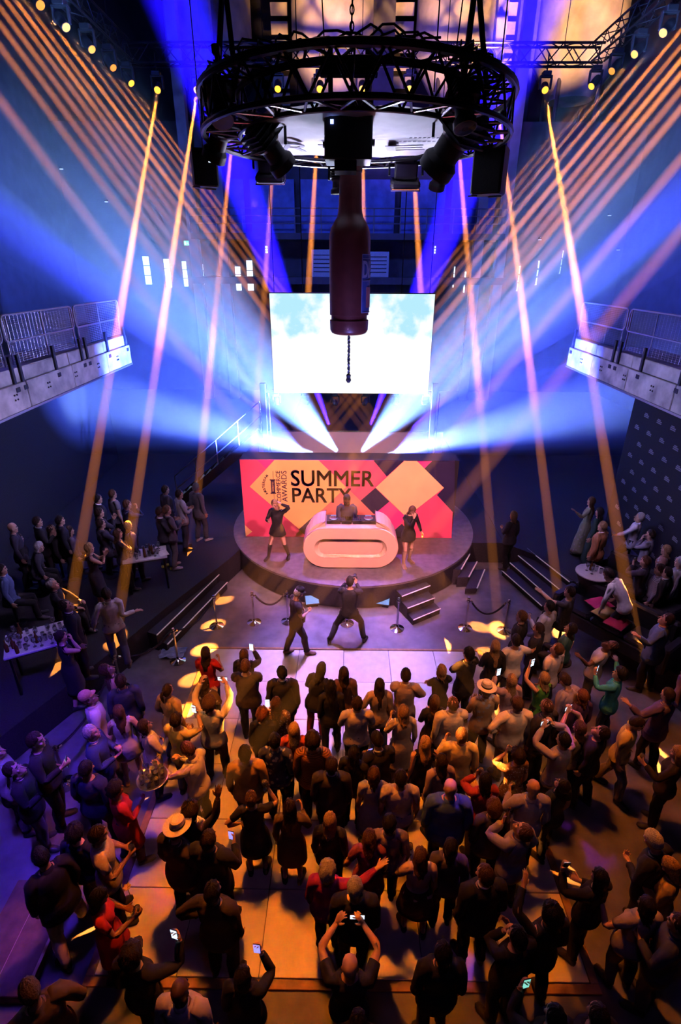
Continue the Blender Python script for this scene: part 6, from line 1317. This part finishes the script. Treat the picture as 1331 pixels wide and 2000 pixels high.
p(640, 1703, -.15, 'grey curly haired woman in magenta sweater pointing sideways', fem=1, top=('sweater', (.34, .02, .13)), bottom=BT, hair=('curly', 'grey'), arm_r='side', at_r=(.42, .25, .04), g=1.15)
p(694, 1736, .0, 'grey haired person in black behind the pointing arm', top=('sweater', Bk), bottom=BT, hair=('short', 'grey'), g=1.1)
p(684, 1889, .0, 'bald man filming overhead with a wide held phone at the near edge', top=('sweater', (.02, .018, .02)), bottom=BT, hair=('bald', 'grey'), arm_r='both_up', arm_l='both_up', at_r=(-.04, .42, .14), at_l=(-.04, .42, .14), skin_='l', slv='short', held=(('phone_wide', 'r', 'phone held sideways by the bald man at the near edge'),))
p(474, 1908, -.1, 'dark haired person in black at the near edge holding a blue lit phone', fem=1, top=('sweater', Bk), bottom=BT, hair=('bob', 'black'), arm_r='phone', at_r=(-.05, .32, .06), held=(('phone', 'r', 'blue screen phone at the near wooden edge', 'b'),))
# towards the logo wall
p(1009, 1251, .15, 'man in white tee with black hair, elbow out, below the terrace stairs', top=('tee', Wh), bottom=GT, hair=('short', 'black'), skin_='m', arm_l='hip', arm_r='around', tuck=1)
p(1053, 1228, .9, 'man in dark polo looking sideways, behind the white tee', top=('tee', (.02, .02, .03)), bottom=BT, hair=('short', 'dark'), arm_l='low')
p(1020, 1204, .9, 'man in black in profile under the pale stair edges', top=('shirt', Bk), bottom=BT, hair=('short', 'brown'))
p(1074, 1184, .7, 'man in pale blue shirt with a drink at the foot of the terrace stairs', top=('shirt', (.55, .56, .72)), bottom=BT, hair=('short', 'black'), arm_l='drink', held=(('glass', 'l', 'tumbler of the man in pale blue shirt at the stairs'),))
p(1090, 1268, .6, 'man in pale pink shirt gazing up, close to the dark terrace side', top=('tee', (.60, .54, .60)), bottom=BT, hair=('short', 'brown'), nod=-.3)
p(1064, 1325, .5, 'woman in green sleeveless top raising a phone, light brown hair', fem=1, top=('tank', (.08, .30, .05)), bottom=BT, hair=('long', 'fair'), hl=.18, arm_l='phone_up', held=(('phone', 'l', 'phone raised by the woman in green top'),))
p(1000, 1331, .3, 'woman with long straight blond hair and pink blouse, small lit phone', fem=1, top=('sweater', (.46, .32, .36)), bottom=GT, hair=('long', 'fair'), hl=.36, arm_l='phone', held=(('phone', 'l', 'yellow lit phone of the woman with straight blond hair'),))
p(1011, 1377, .15, 'man in white shirt lit yellow, wide back, beside the patterned shirt', top=('shirt', (.76, .66, .46)), bottom=GT, hair=('short', 'brown'), g=1.2, arm_l='hip')  # yellow light mixed into the white of this shirt
p(1069, 1379, .5, 'balding man in dark jacket behind raised hands', top=('blazer', (.03, .025, .03)), bottom=BT, hair=('crop', 'brown'), skin_='m')
p(1102, 1445, .45, 'person in pale patterned shirt photographing with both hands up', top=('shirt', (.40, .34, .42), 'floral'), bottom=BT, hair=('short', 'black'), arm_r='both_up', arm_l='both_up', at_r=(-.10, .30, .22), at_l=(-.06, .30, .22), held=(('phone_wide', 'l', 'phone held by the person in pale patterned shirt'),))
p(1133, 1421, .55, 'woman with brown hair, arms stretched high holding a phone in yellow light', fem=1, top=('tank', (.45, .32, .14)), bottom=BT, hair=('long', 'brown'), hl=.2, arm_r='both_up', arm_l='both_up', at_r=(-.10, .24, .36), at_l=(-.10, .24, .36), held=(('phone_wide', 'l', 'phone stretched high in yellow light'),))
p(1196, 1262, .8, 'dark skinned man in grey tee leaning back, looking up', top=('tee', (.46, .44, .48)), bottom=GT, hair=('crop', 'black'), skin_='d', nod=-.6, lean=-.2, arm_l='around')
p(1212, 1316, .9, 'person in turquoise shirt with dark curls holding up a phone', fem=1, top=('shirt', (.05, .36, .44)), bottom=JE, hair=('curly', 'black'), arm_l='phone', arm_r='side', nod=-.2, held=(('phone', 'l', 'phone of the person in turquoise shirt'),))
p(1139, 1359, .3, 'auburn haired woman in dark purple among the crowd', fem=1, top=('sweater', (.07, .03, .10)), bottom=BT, hair=('bob', 'auburn'))
p(1104, 1328, .5, 'person in lilac jacket with bent head', top=('blazer', (.30, .26, .40)), bottom=BT, hair=('short', 'dark'), nod=.5, lean=.2)
p(1245, 1413, -2.3, 'man in yellow lit tee and khaki trousers walking away from the stage', top=('tee', (.72, .58, .24)), bottom=KH, hair=('short', 'dark'), nod=.35, lean=.1, feet=((.11, .20), (-.10, -.22)), hem=.02)  # tee colour holds the yellow light on it
p(1177, 1431, .7, 'man in black with face turned up behind the walking man', top=('sweater', Bk), bottom=BT, hair=('short', 'dark'), nod=-.4)
p(1011, 1478, .4, 'woman with dark curls in leopard top, one arm lit yellow', fem=1, top=('tee', (.26, .14, .07), 'dots'), bottom=BT, hair=('curly', 'dark'), arm_l='mouth')
p(1306, 1357, .4, 'person in purple blue jacket raising an arm by the picture edge', top=('blazer', (.14, .10, .30)), bottom=BT, hair=('short', 'dark'), arm_r='up', arm_l='around')
p(1326, 1471, .9, 'woman with long ash blond curls holding a glass in yellow light at the picture edge', fem=1, top=('sweater', (.03, .022, .02)), bottom=BT, hair=('long', 'fair'), hl=.22, arm_l='drink', at_l=(.02, .36, -.12), held=(('wine', 'l', 'glass in yellow light held by the ash blond woman'),))
p(1100, 1537, .4, 'woman in dark tee with pale letters, black hair, looking up', fem=1, top=('tee', (.02, .03, .03)), bottom=BT, hair=('long', 'black'), hl=.2, nod=-.35)
p(1277, 1640, .55, 'grey haired man with black backpack on the open brown floor', top=('blazer', (.02, .018, .022)), bottom=GT, hair=('short', 'white'), nod=.3, lean=.2, arm_l='low', g=1.12)
p(1172, 1716, .45, 'woman with long black hair in black photographing, near the open brown floor', fem=1, top=('sweater', (.014, .013, .018)), bottom=BT, hair=('long', 'black'), hl=.24, arm_l='phone', arm_r='low', at_l=(.08, .34, .04), held=(('phone', 'l', 'dark phone of the woman with long black hair', Vector((0, 1, .3))),))
p(1264, 1770, .1, 'woman with dark hair in grey lilac tee, glass in hand, near the corner', fem=1, top=('tee', (.36, .32, .44)), bottom=GT, hair=('bob', 'black'), g=1.12, arm_l='drink', at_l=(.14, .28, -.12), held=(('wine', 'l', 'wine glass of the woman in grey lilac tee'),))
p(1310, 1692, .9, 'blond woman at the picture edge with bright amber light on her bag', fem=1, top=('blazer', (.42, .30, .12)), bottom=GT, hair=('long', 'blond'), hl=.16, nod=.35, arm_l='low', arm_r='low')
p(1328, 1805, .8, 'person in navy jacket cut by the picture edge at the near corner', top=('blazer', (.05, .06, .14)), bottom=GT, hair=('short', 'dark'), arm_l='drink')
p(1012, 1830, .35, 'person in black with both hands up at the face', top=('sweater', Bk), bottom=BT, hair=('short', 'black'), arm_l='chin', arm_r='drink')
p(1078, 1786, .3, 'dark curly haired person in black raising one arm', top=('shirt', Bk), bottom=BT, hair=('curly', 'black'), arm_l='up', at_l=(-.02, .30, .30))
p(1086, 1988, .2, 'person in black at the near edge with a teal lit phone', top=('sweater', Bk), bottom=BT, hair=('short', 'black'), arm_l='phone', at_l=(-.05, .34, .02), held=(('phone', 'l', 'teal screen phone in the dark near edge', 't'),))
p(1170, 1985, .1, 'dark person at the very near edge, pale hand by the hip', top=('sweater', Bk), bottom=BT, hair=('short', 'dark'))
p(866, 1862, .0, 'dark person in black coat on the near dim floor', top=('blazer', Bk), bottom=BT, hair=('short', 'black'))
p(700, 1995, .0, 'dark person at the bottom edge behind the bald man', top=('sweater', Bk), bottom=BT, hair=('short', 'black'), h=1.66)
# walkers before the stage
p(584, 1159, -1.2, 'man in dark jacket with black shoulder bag walking past the stage', top=('sweater', (.05, .035, .035)), bottom=('trousers', (.10, .07, .08)), hair=('short', 'grey'), nod=.4, lean=.08, arm_r='low', arm_l='waist', feet=((.10, .22), (-.10, -.20)), shoes=(.20, .12, .08), slv='short', hat=('cap', (.02, .02, .025)), held=(('bag', 'l', 'black shoulder bag of the walking man'),))
p(684, 1136, -.1, 'photographer in black in a wide stance before the stage', top=('sweater', Bk), bottom=BT, hair=('short', 'black'), feet=((.34, .05), (-.42, -.10)), bend=.10, lean=.2, arm_r='phone', arm_l='phone', held=(('camera', 'r', 'black camera held by the photographer before the stage'),))
# ------------------------------------------------------------------ stage people
GR[0] = 'performers on the stage'; ZF[0] = P_Z + .012
dj, djX, djs = p(678, 978, PI, 'DJ in black hooded mask and dark suit behind the white booth', top=('blazer', (.03, .03, .07)), bottom=BT, hair=('crop', 'black'), inner=(.2, .05, .1), arm_r='decks', arm_l='decks', nod=.35, skin_='d', lean=.1, g=1.1, h=1.84)
hd = MB().lathe([(.02, -.15), (.085, -.13), (.088, -.04), (.098, .02), (.100, .07), (.080, .125), (.04, .15), (.0, .155)], 24, sx=.95, sy=1.12)
hm_ = empty('hood_mask', (0, 0, 0)); hm_.parent = dj; hp_ = Vector((djX['head'] * djs).tolist()) + Vector((0, .01, .11)); hm_.matrix_local = Matrix.Translation(hp_) @ Matrix.Rotation(-.3, 4, 'X')
hd.build('hood', mat('black_hood', (.012, .012, .02), .7, 0, .1, 30, .2), hm_, True)
MB().box((-.012, .108, .045), (.028, .012, .022), bev=.004).box((.012, .108, .03), (.018, .012, .03), bev=.004).build('emblem', mat('white_emblem', (.7, .65, .7), .6), hm_)
p(537, 985, PI - .25, 'dancer in black dress pulling her collar, blond, hand by her head', fem=1, top=('ldress', (.016, .014, .02)), bottom=BARE, hair=('long', 'fair'), hl=.14, hemz=.76, flare=.35, boots=1, shoes=Bk, feet=((.26, .12), (-.24, -.10)), arm_l='hair', arm_r='drink', nod=.2, tilt=.2, h=1.76)
p(806, 997, PI + .45, 'dancer in black jacket and bare legs turning aside, brown hair over her face', fem=1, top=('ldress', (.016, .014, .02)), bottom=BARE, hair=('long', 'brown'), hl=.16, hemz=.74, flare=.2, boots=1, shoes=(.3, .2, .15), feet=((.15, .10), (-.12, -.06)), arm_l='loose', arm_r='chin', nod=.45, lean=.1, h=1.76)
# ------------------------------------------------------------------ guests on the dark terrace by the glass tables
GR[0] = 'guests on the glass table terrace'; ZF[0] = P_Z
p(208, 1160, .55, 'man in white shirt and jeans walking with a hand at his face', top=('shirt', Wh), bottom=('trousers', (.10, .12, .2)), hair=('short', 'dark'), tuck=1, arm_r='side', at_r=(.24, -.02, -.30), arm_l='loose', feet=((.10, -.20), (-.10, .18)))
p(101, 1141, -1.2, 'seated grey haired man in black shirt', top=('shirt', Bk), bottom=BT, hair=('short', 'grey'), sit=.46, arm_r='knee', arm_l='knee', nod=-.2)
p(127, 1183, -.9, 'person in black with white collar near the grey haired man', top=('blazer', Bk), bottom=BT, hair=('short', 'dark'), inner=Wh, nod=-.3)
p(119, 1243, -.8, 'woman with pinned up hair and bare arm raised, by the nearest glass table', fem=1, top=('slip', Bk), bottom=BARE, hair=('bun', 'dark'), arm_r='chin', hemz=.4)
p(350, 965, -.9, 'standing man in pale shirt at the back of the terrace', top=('shirt', (.62, .62, .66)), bottom=('trousers', (.1, .1, .14)), hair=('short', 'dark'), arm_l='low', arm_r='low')
p(383, 952, -.6, 'man in grey blue jacket standing in the slim pink beam', top=('blazer', (.20, .22, .28)), bottom=('trousers', (.08, .09, .12)), hair=('short', 'grey'), shoes=(.5, .5, .5))
p(312, 999, -.85, 'man with folded hands and yellow sneakers in front of the pale shirt', top=('sweater', (.05, .05, .07)), bottom=JE, hair=('short', 'dark'), arm_r='low', arm_l='low', shoes=(.60, .60, .10), inner=Wh)
p(326, 996, -.85, 'man clasping his hands next to the yellow sneakers', top=('shirt', (.12, .10, .12)), bottom=('trousers', (.2, .18, .18)), hair=('short', 'brown'), arm_r='drink', arm_l='drink', shoes=(.5, .4, .4))
p(323, 956, -.8, 'dim figure behind the man in pale shirt', top=('blazer', (.06, .06, .09)), bottom=BT, hair=('short', 'dark'))
p(220, 965, -.7, 'man in dull grey tee at the rear of the terrace', top=('tee', (.22, .22, .26)), bottom=BT, hair=('short', 'brown'))
p(191, 974, -.8, 'man in dark suit with open white shirt, rear row', top=('blazer', (.02, .02, .03)), bottom=BT, hair=('short', 'black'), inner=(.75, .75, .75))
p(194, 1001, -.8, 'dark clad guest between the open white shirt and the table', top=('sweater', (.03, .03, .05)), bottom=BT, hair=('short', 'dark'), arm_r='clap', arm_l='clap')
p(197, 1023, -.8, 'guest in dark jacket with lanyard behind the blond woman', top=('blazer', (.04, .035, .06)), bottom=BT, hair=('short', 'dark'), sit=.7, arm_r='knee')
p(248, 985, -.8, 'man in navy shirt cut by a slim beam', top=('shirt', (.04, .05, .12)), bottom=BT, hair=('short', 'brown'), arm_r='mouth')
p(250, 1027, -.6, 'guest with fair hair lit by the slim beam at the table', fem=1, top=('sweater', (.08, .06, .14)), bottom=BT, hair=('bob', 'blond'))
p(230, 1042, -.9, 'woman in dark tee with folded arms beside the white paper table', fem=1, top=('tee', (.04, .04, .06)), bottom=BT, hair=('long', 'brown'), arm_r='cross', arm_l='cross', hl=.15)
p(174, 1070, -1.0, 'blond woman clapping in dark sleeveless dress', fem=1, top=('slip', (.03, .03, .05)), bottom=BARE, hair=('long', 'blond'), hl=.14, arm_r='clap', arm_l='clap', hemz=.4)
p(117, 1016, -.9, 'smiling dark haired guest, second row of the dim terrace', top=('blazer', (.02, .02, .03)), bottom=BT, hair=('short', 'black'))
p(136, 1036, -.9, 'guest with a scarf next to the smiling guest', fem=1, top=('sweater', (.10, .09, .14)), bottom=BT, hair=('bob', 'dark'), sit=.6)
p(100, 1034, -.9, 'guest in black between the smiling guest and the suit', top=('sweater', Bk), bottom=BT, hair=('crop', 'dark'), sit=.6)
p(73, 1019, -.9, 'man in black suit with bright white shirt front, dim terrace', top=('blazer', Bk), bottom=BT, hair=('short', 'dark'), inner=(.75, .75, .75), arm_r='drink')
p(24, 1031, -1.0, 'bald man in dark shirt at the dim end of the terrace', top=('shirt', (.04, .04, .06)), bottom=BT, hair=('bald', 'dark'))
p(36, 1052, -1.0, 'woman in black with pale face below the bald man', fem=1, top=('sweater', Bk), bottom=BT, hair=('bob', 'dark'), sit=.6)
p(76, 1067, -1.1, 'white haired woman bending forward in dark jacket', fem=1, top=('blazer', (.05, .05, .07)), bottom=BT, hair=('bob', 'white'), lean=.4, sit=.55)
p(206, 1308, -.9, 'woman with long hair looking up at the lower terrace edge', fem=1, top=('tank', (.10, .06, .05)), bottom=BT, hair=('long', 'brown'), hl=.2, nod=-.5, z=0)
p(236, 1330, .4, 'person in dark jacket stepping at the rope post of the terrace edge', top=('blazer', (.03, .04, .09)), bottom=('trousers', (.45, .38, .36)), hair=('short', 'dark'), z=0)
p(69, 1446, -1.3, 'person at the lower terrace edge with a small bright phone light', top=('sweater', Bk), bottom=BT, hair=('short', 'dark'), arm_r='drink', held=(('phone', 'r', 'small bright phone at the lower terrace edge'),))
p(2, 1112, -1.0, 'person in blue denim jacket cut by the picture edge', top=('blazer', (.10, .15, .32)), bottom=BT, hair=('short', 'dark'), sit=.6)
# ------------------------------------------------------------------ guests on the logo wall terrace
GR[0] = 'guests on the logo wall terrace'
p(1156, 979, .9, 'woman with long hair in floral maxi dress holding out a hand', fem=1, top=('ldress', (.30, .34, .24), 'floral'), bottom=BARE, hair=('long', 'brown'), hl=.30, hemz=.08, flare=.35, arm_l='around', h=1.72)
p(1178, 1028, .75, 'man in shiny copper jacket over white shirt', top=('leather', (.50, .22, .10)), bottom=BT, hair=('short', 'fair'), inner=Wh, g=1.12, hem=-.06)
p(1172, 1000, .8, 'dark haired woman behind the copper jacket', fem=1, top=('ldress', (.02, .06, .05)), bottom=BARE, hair=('long', 'black'), hemz=.1)
p(1251, 1010, .9, 'seated man in pale shirt with grey beard before the logo wall', top=('shirt', (.55, .55, .68)), bottom=BT, hair=('short', 'grey'), sit=.75, arm_l='knee', nod=-.2)
p(1272, 1044, .9, 'seated guest in grey shirt beside the pale bearded man', top=('shirt', (.28, .28, .36)), bottom=BT, hair=('short', 'dark'), sit=.55, arm_l='chin')
p(1302, 1074, .9, 'guest with fair hair in patterned blouse near the logo wall', fem=1, top=('shirt', (.30, .16, .12), 'floral'), bottom=BT, hair=('long', 'fair'), hl=.14, sit=.6)
p(1190, 1122, .75, 'man in white shirt bending over the round table', top=('shirt', Wh), bottom=BT, hair=('short', 'dark'), lean=.85, nod=.2, arm_l='lean', arm_r='low', tuck=1, bend=.05)
p(1262, 1096, .8, 'guest in dark jacket drinking behind the bending man', top=('blazer', (.06, .05, .07)), bottom=BT, hair=('short', 'brown'), arm_l='mouth', sit=.6, held=(('wine', 'l', 'glass of the drinking guest behind the bending man'),))
p(1290, 1112, .9, 'guest in striped shirt with dark hair on the sofa', top=('shirt', (.45, .45, .52), 'stripe'), bottom=BT, hair=('short', 'dark'), sit=.45)
p(1304, 1118, .7, 'bearded man in black suit with white collar on the sofa', top=('blazer', Bk), bottom=BT, hair=('short', 'black'), inner=Wh, sit=.45)
p(1330, 1098, .9, 'guest in pale jacket cut by the picture edge on the terrace', top=('blazer', (.40, .38, .44)), bottom=BT, hair=('short', 'grey'), sit=.6)
p(1305, 1210, .8, 'man in denim blue blazer with a bright flower print shirt', top=('blazer', (.08, .13, .26)), bottom=BT, hair=('short', 'dark'), inner=(.6, .3, .1), arm_l='around', nod=-.3, g=1.1)
p(1004, 1007, .6, 'fair haired person in black standing behind the stage stairs', fem=1, top=('sweater', (.05, .04, .06)), bottom=BT, hair=('bob', 'fair'), arm_l='low')
p(1117, 1228, .8, 'guest in teal trimmed dark top sitting by the red cushions', fem=1, top=('tee', (.03, .10, .10)), bottom=BT, hair=('long', 'black'), hl=.16, sit=.45, nod=-.3)
p(1114, 1156, .9, 'guest reaching with pale arms at the top of the terrace stairs', top=('tee', (.05, .04, .06)), bottom=BT, hair=('short', 'dark'), sit=.5, arm_l='point')
# round tray on the waiter's hand
t0 = atz(298, 1520, 1.36); tr = empty('round_tray', t0, 0, 'round tray of drinks carried by the waiter in white shirt', 'tray')
MB().lathe([(.05, 0), (.20, .004), (.215, .02), (.205, .022), (.19, .012), (.0, .010)], 32).build('plate', mat('tray_steel', (.5, .5, .5), .3, .9, .1), tr, True)
for k in range(12):
    a = 2 * PI * k / 8 if k < 8 else 2 * PI * k / 4; r_ = .145 if k < 8 else .062
    o = link_mesh('drinking_glass', GMESH[1], None, t0 + Vector((r_ * math.cos(a), r_ * math.sin(a), .013))); tag(o, 'small clear tumbler standing on the round tray of the waiter', 'glass', 'tumblers on the tray')
# amber flower held by the woman in red dress
fl = atz(249, 1735, 1.18); o = empty('flower', fl, 0, 'yellow lit flower held up beside the woman in red dress', 'flower')
for k in range(6): MB().lathe([(.004, 0), (.022, .02), (.018, .045), (.003, .06)], 8, R=Matrix.Rotation(k * PI / 3, 3, 'Z') @ Matrix.Rotation(.9, 3, 'X'), sy=.4).build('petal', mat('yellow_petal', (.8, .6, .1), .6), o)
MB().tube([(0, 0, 0), (.01, 0, -.12), (.0, .01, -.24)], .004, 5).build('stem', mat('green_stem', (.08, .2, .04), .6), o)
